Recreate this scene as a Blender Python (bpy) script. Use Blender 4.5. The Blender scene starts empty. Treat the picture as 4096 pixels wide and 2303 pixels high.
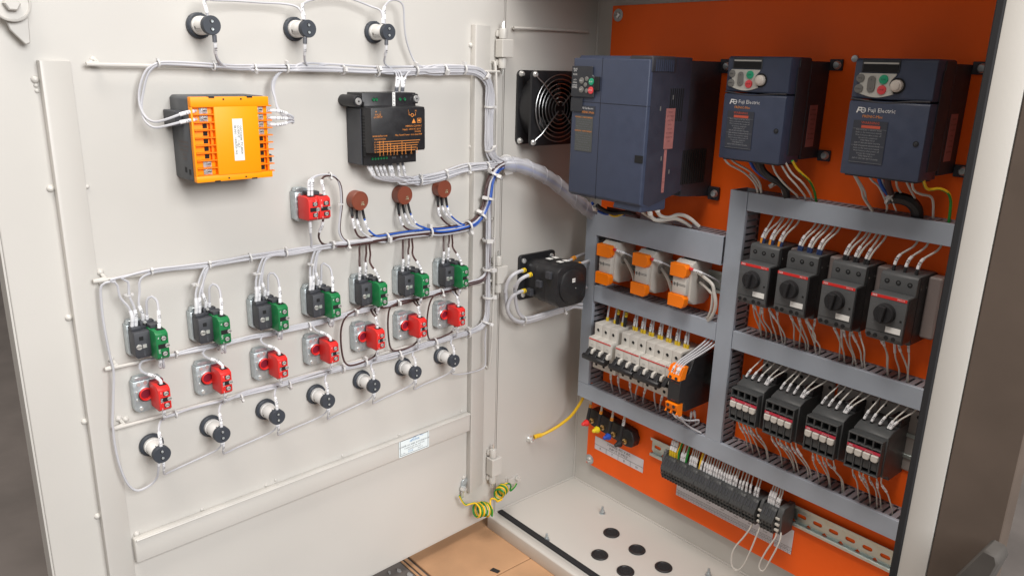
import bpy, bmesh, math, random
import numpy as np
from mathutils import Matrix, Vector

random.seed(11)
rng = np.random.default_rng(5)
sc = bpy.context.scene
COL = sc.collection
rad = math.radians

# ------------------------------------------------------------------ camera
# lens and pose recovered from the straight edges of the cabinet; metres, z up,
# origin at the foot of the door hinge, +x along the cabinet, +y into it
F_PX, W_PX, H_PX = 3096.76, 4096, 2303
YAW, PITCH, ROLL, TH = rad(-48.9177), rad(16.1182), rad(1.5528), rad(3.6105)
CAM = Vector((.9696, -.8183, .8001))
fwd = Vector((math.sin(YAW) * math.cos(PITCH), math.cos(YAW) * math.cos(PITCH), -math.sin(PITCH)))
_r = Vector((math.cos(YAW), -math.sin(YAW), 0))
_u = _r.cross(fwd)
cr = math.cos(ROLL) * _r + math.sin(ROLL) * _u
cu = -math.sin(ROLL) * _r + math.cos(ROLL) * _u
cam_d = bpy.data.cameras.new("camera")
cam_d.sensor_width = 36
cam_d.lens = 36 * F_PX / W_PX
cam_d.clip_start, cam_d.clip_end = .02, 100
cam = bpy.data.objects.new("camera", cam_d)
COL.objects.link(cam)
cam.matrix_world = Matrix(((cr.x, cu.x, -fwd.x, CAM.x), (cr.y, cu.y, -fwd.y, CAM.y), (cr.z, cu.z, -fwd.z, CAM.z), (0, 0, 0, 1)))
sc.camera = cam

# ------------------------------------------------------------------ light: soft daylight from a workshop opening, an added fill lamp, dim workshop around
world = bpy.data.worlds.new("World")
sc.world = world
world.use_nodes = True
bg = world.node_tree.nodes["Background"]
bg.inputs[0].default_value = (1, .97, .94, 1)
bg.inputs[1].default_value = .26


def lamp(name, loc, target, sx, sy, watts, col):
    d = bpy.data.lights.new(name, 'AREA')
    d.shape, d.size, d.size_y, d.energy, d.color = 'RECTANGLE', sx, sy, watts, col
    o = bpy.data.objects.new(name, d)
    COL.objects.link(o)
    o.location = loc
    o.rotation_euler = (Vector(target) - Vector(loc)).to_track_quat('-Z', 'Y').to_euler()


lamp("workshop_opening", (2.7, -.35, 1.75), (.0, -.3, .0), 1.6, 1.3, 97, (1, 1, 1))
lamp("front_fill", (.6, -1.25, 3.2), (.3, -.1, .1), 1.4, 1.1, 78, (1, .93, .86))  # fill lamp added high in front to brighten plate fronts, cabinet floor and cardboard
sc.view_settings.view_transform = 'Standard'
sc.view_settings.look = 'None'
sc.view_settings.exposure = 0
sc.view_settings.gamma = 1
sc.render.engine = 'CYCLES'
sc.cycles.max_bounces = 8


# ------------------------------------------------------------------ measuring: photograph position -> point on a real plane of the cabinet
def ray(px, py):
    return (px - 2048) / F_PX * cr - (py - 1151.5) / F_PX * cu + fwd


class Surf:
    def __init__(s, o, right, up, out):
        s.o, s.r, s.u, s.n = Vector(o), Vector(right), Vector(up), Vector(out)
        s.M = Matrix((s.r, s.u, s.n)).transposed().to_4x4()
        s.M.translation = s.o

    def hit(s, px, py, h=0.):
        d = ray(px, py)
        t = ((s.o + s.n * h - CAM) @ s.n if False else (s.o + s.n * h - CAM).dot(s.n)) / d.dot(s.n)
        return CAM + d * t

    def ab(s, px, py, h=0.):
        q = s.hit(px, py, h) - s.o
        return q.dot(s.r), q.dot(s.u)

    def at(s, a, b, h=0.):
        return s.o + s.r * a + s.u * b + s.n * h

    def m(s, a, b, h=0., rot=0.):
        return s.M @ Matrix.Translation((a, b, h)) @ Matrix.Rotation(rot, 4, 'Z')


YP = .192                       # face of the orange mounting plate
GZ = -.032                      # workshop floor
_nd = Vector((math.cos(TH), math.sin(TH), 0))
_ud = Vector((-math.sin(TH), math.cos(TH), 0))
DOOR = Surf((0, 0, 0), _ud, (0, 0, 1), _nd)
BACK = Surf((0, YP, 0), (1, 0, 0), (0, 0, 1), (0, -1, 0))
WALL = Surf((0, 0, 0), (0, 1, 0), (0, 0, 1), (1, 0, 0))
FLOOR = Surf((0, 0, 0), (1, 0, 0), (0, 1, 0), (0, 0, 1))
GROUND = Surf((0, 0, GZ), (1, 0, 0), (0, 1, 0), (0, 0, 1))
_ox, _oy = (0, 1000, 2000, 2996), (0, 560, 1120, 1683)
KT = 1100 / 2569


def T(t, x, y):
    return _ox[int(t[0])] + x * KT, _oy[int(t[1])] + y * KT


def path(surf, t, xy, h):
    """points of a run measured in one part of the photograph, each at its own height off the surface"""
    n = len(xy) // 2
    if not isinstance(h, (list, tuple)):
        h = [h]
    hs = np.interp(np.linspace(0, 1, n), np.linspace(0, 1, len(h)) if len(h) > 1 else [0], h)
    return [surf.hit(*T(t, xy[2 * i], xy[2 * i + 1]), float(hs[i])) for i in range(n)]


# ------------------------------------------------------------------ materials
def mat(name, col, rough=.5, metal=0., spec=.5, noise=.0, scale=40., bump=0., bscale=300., coat=0., trans=0., alpha=1.):
    m = bpy.data.materials.new(name)
    m.use_nodes = True
    nt = m.node_tree
    b = nt.nodes["Principled BSDF"]
    b.inputs["Base Color"].default_value = (*col, 1)
    b.inputs["Roughness"].default_value = rough
    b.inputs["Metallic"].default_value = metal
    b.inputs["Specular IOR Level"].default_value = spec
    b.inputs["Coat Weight"].default_value = coat
    b.inputs["Transmission Weight"].default_value = trans
    b.inputs["Alpha"].default_value = alpha
    if noise or bump:
        tc = nt.nodes.new("ShaderNodeTexCoord")
    if noise:
        n = nt.nodes.new("ShaderNodeTexNoise")
        n.inputs["Scale"].default_value = scale
        n.inputs["Detail"].default_value = 6
        nt.links.new(tc.outputs["Object"], n.inputs["Vector"])
        mr = nt.nodes.new("ShaderNodeMapRange")
        mr.inputs[1].default_value, mr.inputs[2].default_value = .3, .7
        mr.inputs[3].default_value, mr.inputs[4].default_value = 1 - noise, 1 + noise
        nt.links.new(n.outputs["Fac"], mr.inputs[0])
        mx = nt.nodes.new("ShaderNodeVectorMath")
        mx.operation = 'SCALE'
        mx.inputs[0].default_value = col
        nt.links.new(mr.outputs[0], mx.inputs["Scale"])
        nt.links.new(mx.outputs[0], b.inputs["Base Color"])
        m2 = nt.nodes.new("ShaderNodeMapRange")
        m2.inputs[1].default_value, m2.inputs[2].default_value = .3, .7
        m2.inputs[3].default_value, m2.inputs[4].default_value = max(0, rough - .08), min(1, rough + .08)
        nt.links.new(n.outputs["Fac"], m2.inputs[0])
        nt.links.new(m2.outputs[0], b.inputs["Roughness"])
    if bump:
        n2 = nt.nodes.new("ShaderNodeTexNoise")
        n2.inputs["Scale"].default_value = bscale
        n2.inputs["Detail"].default_value = 3
        nt.links.new(tc.outputs["Object"], n2.inputs["Vector"])
        bp = nt.nodes.new("ShaderNodeBump")
        bp.inputs["Strength"].default_value = bump
        bp.inputs["Distance"].default_value = .001
        nt.links.new(n2.outputs["Fac"], bp.inputs["Height"])
        nt.links.new(bp.outputs[0], b.inputs["Normal"])
    return m


PAINT = mat("grey_powder_paint", (.565, .545, .51), .42, noise=.045, scale=3.2, bump=.06, bscale=420)
ORANGE = mat("orange_plate_paint", (.98, .13, .008), .5, spec=.25, noise=.08, scale=5, bump=.05, bscale=400)
DUCT = mat("grey_duct_plastic", (.335, .375, .435), .5, noise=.04, scale=30)
DUCTD = mat("grey_duct_fingers", (.25, .255, .285), .6)
GASKET = mat("black_foam_gasket", (.012, .012, .014), .8, bump=.3, bscale=900)
ZINC = mat("zinc_plated_steel", (.50, .55, .57), .36, metal=.65, noise=.2, scale=120)
STEEL = mat("bright_screw_steel", (.82, .82, .80), .25, metal=.7)
RAILM = mat("galvanised_rail", (.55, .62, .60), .38, metal=.9, noise=.08, scale=60)
BLACK = mat("black_plastic", (.016, .016, .018), .42, noise=.1, scale=80)
DARK = mat("dark_recess", (.006, .006, .007), .8)
CHAR = mat("charcoal_plastic", (.045, .047, .055), .5, noise=.06, scale=60)
DGREY = mat("dark_grey_plastic", (.055, .058, .060), .5, noise=.08, scale=60)
MGREY = mat("mid_grey_plastic", (.082, .085, .088), .5, noise=.05, scale=50)
CASE = mat("dark_grey_case", (.075, .08, .088), .5, noise=.06, scale=40)
LAMPD = mat("slate_plastic", (.04, .047, .06), .5)
LAMPW = mat("white_lamp_body", (.74, .73, .71), .4)
WHITE = mat("white_plastic", (.8, .8, .78), .45)
GREYW = mat("light_grey_plastic", (.60, .575, .53), .5, noise=.03, scale=40)
GREEN = mat("green_plastic", (.008, .17, .05), .38)
GREENS = mat("green_terminal_screw", (.01, .16, .06), .35, metal=.3)
RED = mat("red_plastic", (.68, .026, .022), .40, spec=.4)
DRED = mat("dark_red_plastic", (.22, .012, .03), .4)
BROWN = mat("brown_phenolic", (.205, .052, .028), .42, noise=.05, scale=50)
YORANGE = mat("amber_orange_plastic", (1.0, .335, .002), .45, spec=.3)
TORANGE = mat("terminal_orange_plastic", (1.0, .225, .004), .45, spec=.3)
PRINTO = mat("orange_print", (.75, .27, .05), .6)
PRINTW = mat("white_print", (.75, .75, .75), .6)
PRINTK = mat("black_print", (.02, .02, .025), .6)
PRINTR = mat("red_print", (.55, .09, .05), .6)
PRINTB = mat("blue_print", (.08, .25, .5), .6)
PRINTL = mat("light_grey_print", (.30, .31, .33), .6)
PRINTG = mat("grey_print", (.16, .17, .19), .6)
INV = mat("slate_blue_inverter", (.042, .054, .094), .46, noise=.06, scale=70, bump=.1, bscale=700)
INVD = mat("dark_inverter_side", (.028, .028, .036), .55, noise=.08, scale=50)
INVK = mat("inverter_keypad", (.022, .024, .03), .4)
KEYW = mat("keypad_white", (.52, .51, .47), .45)
KEYG = mat("keypad_grey_button", (.17, .165, .155), .45)
KEYGR = mat("keypad_green_button", (.012, .33, .17), .4)
KEYR = mat("keypad_red_button", (.70, .06, .07), .4)
LABELR = mat("pink_warning_label", (.38, .15, .14), .55, noise=.1, scale=120)
LABELK = mat("dark_rating_label", (.035, .04, .055), .5)
PAPER = mat("white_paper", (.72, .70, .74), .7, noise=.02, scale=30)
STICK = mat("white_nameplate", (.78, .86, .88), .35)
WW = mat("white_wire", (.51, .51, .54), .42)
WC = mat("cream_wire", (.58, .56, .52), .45)
WBR = mat("brown_wire", (.062, .026, .024), .42)
WBL = mat("blue_wire", (.012, .085, .42), .4)
WK = mat("black_wire", (.014, .014, .016), .45)
WY = mat("yellow_wire", (.80, .50, .015), .42)
WG = mat("green_wire", (.015, .24, .03), .42)
FERY = mat("yellow_ferrule", (.72, .50, .02), .45)
FERO = mat("orange_ferrule", (.85, .32, .03), .45)
FERB = mat("blue_ferrule", (.02, .04, .13), .45)
TIE = mat("natural_nylon_tie", (.68, .67, .66), .4, alpha=.9)
SLEEVE = mat("white_marker_sleeve", (.78, .78, .80), .45)
SHRINK = mat("grey_heat_shrink", (.09, .095, .11), .5)
SPIRAL = mat("clear_spiral_wrap", (.66, .67, .73), .3, alpha=.48)
CAPR = mat("red_cap", (.75, .03, .03), .35)
CAPY = mat("yellow_cap", (.78, .60, .01), .35)
CAPB = mat("blue_cap", (.015, .07, .42), .35)
BRASS = mat("brass", (.62, .46, .24), .3, metal=1)
CARD = mat("brown_cardboard", (.43, .245, .13), .8, noise=.14, scale=11, bump=.3, bscale=160)
CONC = mat("dusty_concrete", (.155, .134, .122), .85, noise=.18, scale=7, bump=.3, bscale=60)
GUARD = mat("dull_chrome_guard", (.42, .42, .42), .32, metal=1)
WOOD = mat("grey_block", (.060, .053, .047), .8, noise=.15, scale=30)


# ------------------------------------------------------------------ mesh building
_tc = {}


def text_geo(s):
    if s not in _tc:
        cd = bpy.data.curves.new("t", 'FONT')
        cd.body, cd.size, cd.resolution_u = s, 1, 1
        cd.align_x, cd.align_y = 'CENTER', 'CENTER'
        o = bpy.data.objects.new("t", cd)
        COL.objects.link(o)
        dg = bpy.context.evaluated_depsgraph_get()
        me = bpy.data.meshes.new_from_object(o.evaluated_get(dg))
        v = [tuple(p.co) for p in me.vertices]
        f = [tuple(p.vertices) for p in me.polygons]
        bpy.data.objects.remove(o)
        bpy.data.meshes.remove(me)
        bpy.data.curves.remove(cd)
        _tc[s] = (v, f)
    return _tc[s]


AX = {'z': ((1, 0, 0), (0, 1, 0), (0, 0, 1)), 'x': ((0, 1, 0), (0, 0, 1), (1, 0, 0)), 'y': ((0, 0, 1), (1, 0, 0), (0, 1, 0))}


def smooth(pts, k=6):
    p = [Vector(q) for q in pts]
    if len(p) < 3:
        return p
    p = [2 * p[0] - p[1]] + p + [2 * p[-1] - p[-2]]
    out = []
    for i in range(1, len(p) - 2):
        a, b, c, d = p[i - 1:i + 3]
        for j in range(k):
            t = j / k
            out.append(.5 * ((2 * b) + (c - a) * t + (2 * a - 5 * b + 4 * c - d) * t * t + (3 * b - a - 3 * c + d) * t ** 3))
    out.append(p[-2])
    return out


class MB:
    def __init__(s):
        s.v, s.f, s.mi, s.cur = [], [], [], 0

    def mt(s, i):
        s.cur = i
        return s

    def add(s, vs, fs):
        o = len(s.v)
        s.v += [tuple(v) for v in vs]
        s.f += [tuple(i + o for i in f) for f in fs]
        s.mi += [s.cur] * len(fs)
        return s

    def box(s, x0, x1, y0, y1, z0, z1):
        v = [(x, y, z) for z in (z0, z1) for y in (y0, y1) for x in (x0, x1)]
        return s.add(v, [(0, 2, 3, 1), (4, 5, 7, 6), (0, 1, 5, 4), (2, 6, 7, 3), (0, 4, 6, 2), (1, 3, 7, 5)])

    def prism(s, poly, a0, a1, axis='z'):
        """poly counter-clockwise in the two other axes (x,y | y,z | z,x)"""
        e = AX[axis]
        n = len(poly)

        def P(p, a):
            return tuple(p[0] * e[0][i] + p[1] * e[1][i] + a * e[2][i] for i in range(3))
        v = [P(p, a0) for p in poly] + [P(p, a1) for p in poly]
        f = [tuple(range(n - 1, -1, -1)), tuple(range(n, 2 * n))] + [(i, (i + 1) % n, n + (i + 1) % n, n + i) for i in range(n)]
        return s.add(v, f)

    def lathe(s, c, prof, n=20, axis='z', caps=(True, True)):
        e = AX[axis]
        v, f = [], []
        for r, a in prof:
            for i in range(n):
                t = 2 * math.pi * i / n
                x, y = r * math.cos(t), r * math.sin(t)
                v.append(tuple(c[k] + x * e[0][k] + y * e[1][k] + a * e[2][k] for k in range(3)))
        for j in range(len(prof) - 1):
            for i in range(n):
                f.append((j * n + i, j * n + (i + 1) % n, (j + 1) * n + (i + 1) % n, (j + 1) * n + i))
        if caps[0]:
            f.append(tuple(range(n - 1, -1, -1)))
        if caps[1]:
            b = (len(prof) - 1) * n
            f.append(tuple(range(b, b + n)))
        return s.add(v, f)

    def cyl(s, c, r, a0, a1, n=16, axis='z'):
        return s.lathe(c, [(r, a0), (r, a1)], n, axis)

    def screw(s, c, r, h=.0012, axis='z', n=12):
        """pan head with a slot cut as a darker groove is left to the material; a real groove between two half heads"""
        return s.lathe(c, [(r, 0), (r, h * .55), (r * .72, h), (r * .30, h), (r * .22, h * .45)], n, axis)

    def tube(s, pts, r, n=6, caps=True, stripe=None, rs=None):
        p = [Vector(q) for q in pts]
        m = len(p)
        tg = [(p[min(i + 1, m - 1)] - p[max(i - 1, 0)]).normalized() for i in range(m)]
        ref = Vector((0, 0, 1)) if abs(tg[0].z) < .9 else Vector((1, 0, 0))
        nrm = (ref - tg[0] * ref.dot(tg[0])).normalized()
        v, f = [], []
        for i in range(m):
            nrm = (nrm - tg[i] * nrm.dot(tg[i]))
            nrm = nrm.normalized() if nrm.length > 1e-6 else tg[i].orthogonal().normalized()
            b = tg[i].cross(nrm)
            rr = r if rs is None else rs[i]
            for k in range(n):
                t = 2 * math.pi * k / n
                v.append(p[i] + (nrm * math.cos(t) + b * math.sin(t)) * rr)
        base = len(s.f)
        for i in range(m - 1):
            for k in range(n):
                f.append((i * n + k, i * n + (k + 1) % n, (i + 1) * n + (k + 1) % n, (i + 1) * n + k))
        if caps:
            f.append(tuple(range(n - 1, -1, -1)))
            f.append(tuple(range((m - 1) * n, m * n)))
        s.add(v, f)
        if stripe:
            for i in range(m - 1):
                for k in range(n):
                    if (k + i // stripe) % n < n // 2:
                        s.mi[base + i * n + k] = 1
        return s

    def text(s, t, x, y, z, size, rot=0., sx=1.):
        v, f = text_geo(t)
        c, q = math.cos(rot), math.sin(rot)
        return s.add([(x + (a * sx * c - b * q) * size, y + (a * sx * q + b * c) * size, z) for a, b, _ in v], f)

    def text_on(s, t, o, ex, ey, size):
        v, f = text_geo(t)
        return s.add([o + ex * (a * size) + ey * (b * size) for a, b, _ in v], f)

    def mesh(s, name, mats, bevel=0., seg=1, flat=False, ang=35):
        me = bpy.data.meshes.new(name)
        me.from_pydata([tuple(v) for v in s.v], [], s.f)
        mats = mats if isinstance(mats, (list, tuple)) else [mats]
        for m in mats:
            me.materials.append(m)
        if len(mats) > 1:
            me.polygons.foreach_set("material_index", s.mi)
        if bevel:
            bm = bmesh.new()
            bm.from_mesh(me)
            es = [e for e in bm.edges if len(e.link_faces) == 2 and e.calc_face_angle(0) > rad(40)]
            bmesh.ops.bevel(bm, geom=es, offset=bevel, segments=seg, affect='EDGES', profile=.5, clamp_overlap=True)
            bm.to_mesh(me)
            bm.free()
        if not flat:
            me.polygons.foreach_set("use_smooth", [True] * len(me.polygons))
            me.set_sharp_from_angle(angle=rad(ang))
        me.update()
        return me

    def obj(s, name, mats, parent=None, M=None, bevel=0., seg=1, flat=False, ang=35):
        return put(name, s.mesh(name, mats, bevel, seg, flat, ang), parent, M)


def put(name, me, parent=None, M=None):
    o = bpy.data.objects.new(name, me)
    COL.objects.link(o)
    if parent is not None:
        o.parent = parent
    if M is not None:
        o.matrix_local = M
    return o


def tag(o, label, cat, group=None):
    o["label"], o["category"] = label, cat
    if group:
        o["group"] = group
    return o


def thing(name, label, cat, M, group=None):
    o = bpy.data.objects.new(name, None)
    o.empty_display_size = .01
    COL.objects.link(o)
    o.matrix_world = M if isinstance(M, Matrix) else Matrix.Translation(M)
    return tag(o, label, cat, group)


def dup(root, M, label):
    r = root.copy()
    COL.objects.link(r)
    r.matrix_world = M
    r["label"] = label
    for ch in list(KIDS(root)):
        c = ch.copy()
        COL.objects.link(c)
        c.parent = r
        for g in list(KIDS(ch)):
            d = g.copy()
            COL.objects.link(d)
            d.parent = c
    return r


def KIDS(o):
    return [c for c in bpy.data.objects if c.parent == o]


def TR(*a):
    return Matrix.Translation(a)


ORD = ["leftmost", "second from the left", "third from the left", "fourth from the left", "fifth from the left", "sixth from the left", "rightmost"]
# ------------------------------------------------------------------ the setting: floor of the workshop, cardboard under the cabinet
o = MB().add([(-30, -30, GZ), (30, -30, GZ), (30, 30, GZ), (-30, 30, GZ)], [(0, 1, 2, 3)]).obj("ground", CONC)
o["kind"] = "structure"
# cardboard: two sheets lying under the cabinet front
ya = GROUND.hit(*T('13', 1500, 1300))[1]
card = thing("cardboard_sheet", "flattened brown cardboard carton on the floor under the open cabinet", "cardboard", Matrix.Translation((0, 0, GZ)))
MB().box(-.42, .118, ya, .5, .001, .006).obj("panel", CARD, card, bevel=.001)
MB().box(.1195, .62, ya - .03, .5, .001, .0058).obj("panel", CARD, card, bevel=.001)
MB().box(-.42, .10, ya - .010, ya - .0035, .001, .004).obj("folded_edge", CARD, card, bevel=.001)
MB().box(-.42, .09, ya - .017, ya - .0125, .001, .003).obj("folded_edge", CARD, card, bevel=.001)
s = MB()
for x, y, w in ((1390, 1400, .007), (1490, 1436, .009), (1300, 1420, .005)):
    q = GROUND.hit(*T('13', x, y))
    pts = [(q[0] + w * random.uniform(.5, 1) * math.cos(t), q[1] + .6 * w * random.uniform(.5, 1) * math.sin(t)) for t in np.linspace(0, 6.28, 9)[:-1]]
    s.prism(pts, GZ + .0003, GZ + .0022)
s.obj("paint_flakes", mat("dried_paint", (.30, .29, .28), .7))["kind"] = "stuff"
q = GROUND.hit(*T('13', 2290, 1425))
t = thing("tape_scrap", "small black scrap of tape lying on the brown cardboard", "scrap", Matrix.Translation((q.x, q.y, GZ + .0062)) @ Matrix.Rotation(.4, 4, 'Z'))
MB().prism([(-.008, -.004), (.007, -.0045), (.008, .003), (-.006, .0045)], 0, .0012).obj("strip", BLACK, t)

# ------------------------------------------------------------------ the cabinet shell
CD, CH, CW = .206, .955, .7255
cab = thing("control_cabinet", "pale grey steel control cabinet shell standing open on the floor", "cabinet", Matrix.Identity(4))
MB().box(-.002, 0, .0, CD + .002, -.0305, CH).obj("left_side_wall", PAINT, cab)
MB().box(-.002, .70, CD, CD + .002, -.0305, CH).obj("back_wall", PAINT, cab)
s = MB()
s.box(0, .6985, -.001, CD, -.0025, 0)
s.obj("bottom_plate", PAINT, cab)
MB().box(-.002, .70, -.018, CD + .002, CH, CH + .002).obj("top_plate", PAINT, cab)
# front sill: raised rolled lip with front face
s = MB()
s.prism([(-.018, -.026), (-.001, -.026), (-.001, 0), (-.0035, .0015), (-.0155, .0015), (-.018, -.001)], .0, .7, 'x')
s.obj("front_sill", PAINT, cab, bevel=.0012, seg=2)
MB().box(.006, .692, .0005, .012, .0003, .0045).obj("gasket", GASKET, cab, bevel=.0012)
MB().box(.6900, .6977, -.0055, .005, .0003, CH).obj("gasket", GASKET, cab, bevel=.0012)
MB().box(.6978, CW, -.004, -.0015, -.031, CH).obj("front_flange", PAINT, cab, bevel=.001, seg=2)
MB().box(CW - .002, CW, -.0013, .262, -.031, CH).obj("right_side_wall", PAINT, cab)
MB().box(.6925, .6945, .006, CD, 0, CH).obj("right_inner_wall", PAINT, cab)
# weld seam along floor and back corner
s = MB()
s.tube([(.0015, y, .0012) for y in np.linspace(.004, CD, 8)], .0018)
s.obj("weld_seam", PAINT, cab)
MB().tube([(x, CD - .001, .001) for x in np.linspace(0, .69, 12)], .0018).obj("weld_seam", PAINT, cab)
MB().tube([(.0012, CD - .001, z) for z in np.linspace(0, .95, 12)], .0018).obj("weld_seam", PAINT, cab)
# wire holder rod on the left wall
r1 = path(WALL, '20', [130, 265, 400, 272, 820, 300], .010)
MB().tube([WALL.hit(*T('20', 122, 265), 0)] + r1 + [WALL.hit(*T('20', 826, 300), 0)], .0022, 8).obj("wire_rod", PAINT, cab)
# studs on the floor plate
for x, y in ((955, 860), (435, 1115), (1945, 1445)):
    q = FLOOR.hit(*T('23', x, y))
    st = MB().lathe((0, 0, 0), [(.0022, 0), (.0022, .0135), (.0017, .0142)], 10).obj("stud", ZINC, cab, Matrix.Translation(q))
    MB().lathe((0, 0, .003), [(.0043, 0), (.0043, .0034)], 6).obj("nut", ZINC, st)
    MB().lathe((0, 0, .0003), [(.0056, 0), (.0056, .0016)], 14).obj("washer", ZINC, st)
# rubber grommets in the floor plate
names = ["rear left", "front left", "rear middle", "front middle", "rear right"]
for i, (x, y) in enumerate(((.1829, .1189), (.2140, .0551), (.2445, .1165), (.2713, .056), (.3040, .1142))):
    t = thing("rubber_grommet", "black rubber grommet in the cabinet floor, %s of the five" % names[i], "grommet", Matrix.Translation((x, y, 0)), "cable entry grommets in the cabinet floor")
    if i == 0:
        ring = MB().lathe((0, 0, .0002), [(.0148, 0), (.0148, .0014), (.0138, .0026), (.0118, .0026), (.0108, .0012)], 28, caps=(True, False)).mesh("rim", BLACK)
        mem = MB().lathe((0, 0, .0006), [(.0118, 0), (.0118, .0007), (.0055, .0007), (.005, .0002), (.0045, .0007)], 24).mesh("membrane", GASKET)
    put("rim", ring, t)
    put("membrane", mem, t)
# earth bracket on the left wall
a, b = WALL.ab(*T('23', 110, 545))
t = thing("earth_bracket", "small bent steel earth tab with bolt on the lower left cabinet wall", "bracket", WALL.m(a, b), "earth brackets")
MB().prism([(-.011, .007), (-.006, .004), (.0055, .004), (.0055, -.011), (.003, -.011), (-.011, -.001)], 0.0005, .0025).obj("tab", PAINT, t, bevel=.0004)
MB().lathe((.011, .001, 0), [(.005, 0.0005), (.005, .008)], 6).obj("bolt", STEEL, t)
for dx, dy in ((-.015, .008), (-.014, .003)):
    MB().lathe((dx, dy, .0003), [(.0022, 0), (.0016, .0014)], 8).obj("weld_spot", PAINT, t)

# ------------------------------------------------------------------ the door: sheet, edge return, stiffening channels, welded wire rods
DH = .955
door = thing("cabinet_door", "pale grey cabinet door swung open to the left with wired controls inside", "door", DOOR.M)
s = MB()
s.box(-.708, -.004, -.0005, DH, -.0022, 0)
s.obj("door_sheet", PAINT, door, bevel=.0008)
s = MB()
s.box(-.7105, -.7085, -.0005, DH, -.024, 0)
s.obj("edge_return", PAINT, door)
MB().box(-.708, -.004, -.0026, -.0006, -.024, -.0001).obj("edge_return", PAINT, door)
MB().box(-.0035, -.0015, -.0005, DH, -.024, -.0002).obj("edge_return", PAINT, door)
CHH = .011


def channel(pts, hh):
    s = MB()
    s.prism(pts, .0002, hh)
    return s


aTL = DOOR.ab(*T('00', 365, 565), CHH)
aTR = DOOR.ab(*T('00', 655, 565), 0.001)
aTLo = DOOR.ab(*T('00', 318, 565), .0)
zt = aTL[1]
MB().prism([(.0002, aTL[0]), (.0002, aTR[0]), (.0014, aTR[0]), (CHH, aTL[0] + .004), (CHH, aTL[0])], 0, zt, "y").obj("stiffening_channel", PAINT, door, bevel=.0014, seg=3)
bL = DOOR.ab(*T('10', 2110, 230), CHH)
bR = DOOR.ab(*T('10', 2245, 230), .001)
bB = DOOR.ab(*T('13', 2065, 672), CHH)
MB().prism([(.0002, bL[0]), (.0002, bR[0]), (.0014, bR[0]), (CHH, bL[0] + .004), (CHH, bL[0])], bB[1], bL[1], "y").obj("stiffening_channel", PAINT, door, bevel=.0014, seg=3)
c0 = DOOR.ab(*T('03', 1245, 1120), CHH)
c1 = DOOR.ab(*T('03', 1265, 1345), CHH)
zb, ztp = c1[1], c0[1]
MB().box(aTR[0] + .0012, bL[0] - .0006, zb, ztp, .0002, CHH - .0006).obj("cross_rail", PAINT, door, bevel=.0022, seg=3)
s = MB()
s.tube([(x, ztp - .0015, CHH + .0002) for x in np.linspace(aTR[0] + .003, bL[0] - .002, 30)], .0014)
s.obj("rolled_lip", PAINT, door)
# weld beads along the channels
me_w = MB().lathe((0, 0, 0), [(.0024, 0), (.0021, .0010), (.0013, .0017), (.0003, .0020)], 9).mesh("weld_bead", PAINT)
me_w2 = MB().lathe((0, 0, 0), [(.0040, 0), (.0034, .0018), (.0019, .0031), (.0003, .0036)], 9).mesh("weld_bead", PAINT)
for tt, x, y, big in (('00', 325, 745, 1), ('00', 335, 800, 0), ('00', 345, 850, 0), ('01', 470, 455, 1), ('02', 640, 350, 1), ('02', 790, 1318, 1), ('03', 910, 885, 1),
                      ('01', 815, 437, 0), ('10', 2060, 425, 1), ('10', 2055, 1375, 0), ('11', 2055, 60, 0), ('11', 2050, 910, 0), ('12', 2045, 300, 0), ('12', 1972, 1220, 0),
                      ('13', 150, 598, 0), ('13', 240, 548, 0), ('13', 862, 322, 0), ('13', 1390, 125, 0), ('13', 2030, 140, 0), ('03', 1275, 1050, 1), ('03', 1885, 822, 0), ('03', 2485, 597, 0),
                      ('13', 1995, 545, 0), ('13', 2035, 640, 0)):
    q = DOOR.ab(*T(tt, x, y), 0)
    put("weld_bead", me_w2 if big else me_w, door, TR(q[0], q[1], .0002))
L2D = DOOR.M.inverted()


def rod(tt, xy, end, h=.010, r=.0021):
    p = path(DOOR, tt, xy, h)
    q = [DOOR.hit(*T(*end), .0)] + p
    MB().tube([L2D @ v for v in smooth(q, 4)], r, 8).obj("wire_rod", PAINT, door)


def rodab(pts, r=.0021):
    MB().tube(smooth([Vector(p) for p in pts], 4), r, 8).obj("wire_rod", PAINT, door)


for (u0, z0) in ((.5985, .788), (.617, .5575), (.6165, .4535), (.6165, .379)):
    rodab([(-u0 - .002, z0 + .006, .0), (-u0, z0 + .002, .008), (-u0 + .006, z0, .010), (-.35, z0, .010), (-.045, z0, .010), (-.036, z0, .008), (-.034, z0, .0)])
rodab([(-.029, .80, 0), (-.029, .795, .009), (-.029, .70, .014), (-.029, .4, .014), (-.029, .305, .009), (-.031, .298, 0)])
for (u0, z0) in ((.6005, .7925), (.6025, .7895), (.6195, .565), (.6195, .553), (.620, .4615), (.6195, .386), (.612, .383)):
    put("weld_bead", me_w2, door, TR(-u0, z0, .0002))
# latch keep, top left corner of the door
s = MB()
p = [DOOR.ab(*T('00', x, y), .012) for x, y in ((20, 125), (95, 280), (240, 420), (285, 405), (262, 125))]
s.prism(p, .008, .0125)
s.obj("latch_tongue", PAINT, door, bevel=.0008)
p0 = DOOR.ab(*T('00', -90, -60), .016)
p1 = DOOR.ab(*T('00', 255, 130), .016)
MB().box(p0[0], p1[0], p1[1], p1[1] + .075, .012, .0165).obj("latch_plate", PAINT, door, bevel=.001)
q = DOOR.ab(*T('00', 105, 25), .02)
MB().lathe((q[0], q[1], .0165), [(.0175, 0), (.0175, .002), (.0165, .0026), (.0155, .0026), (.0150, .0012)], 28).obj("latch_disc", PAINT, door)
MB().lathe((q[0], q[1] - .001, .0178), [(.0075, 0), (.0072, .006), (.0058, .0072)], 6).obj("latch_nut", PAINT, door)
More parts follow.
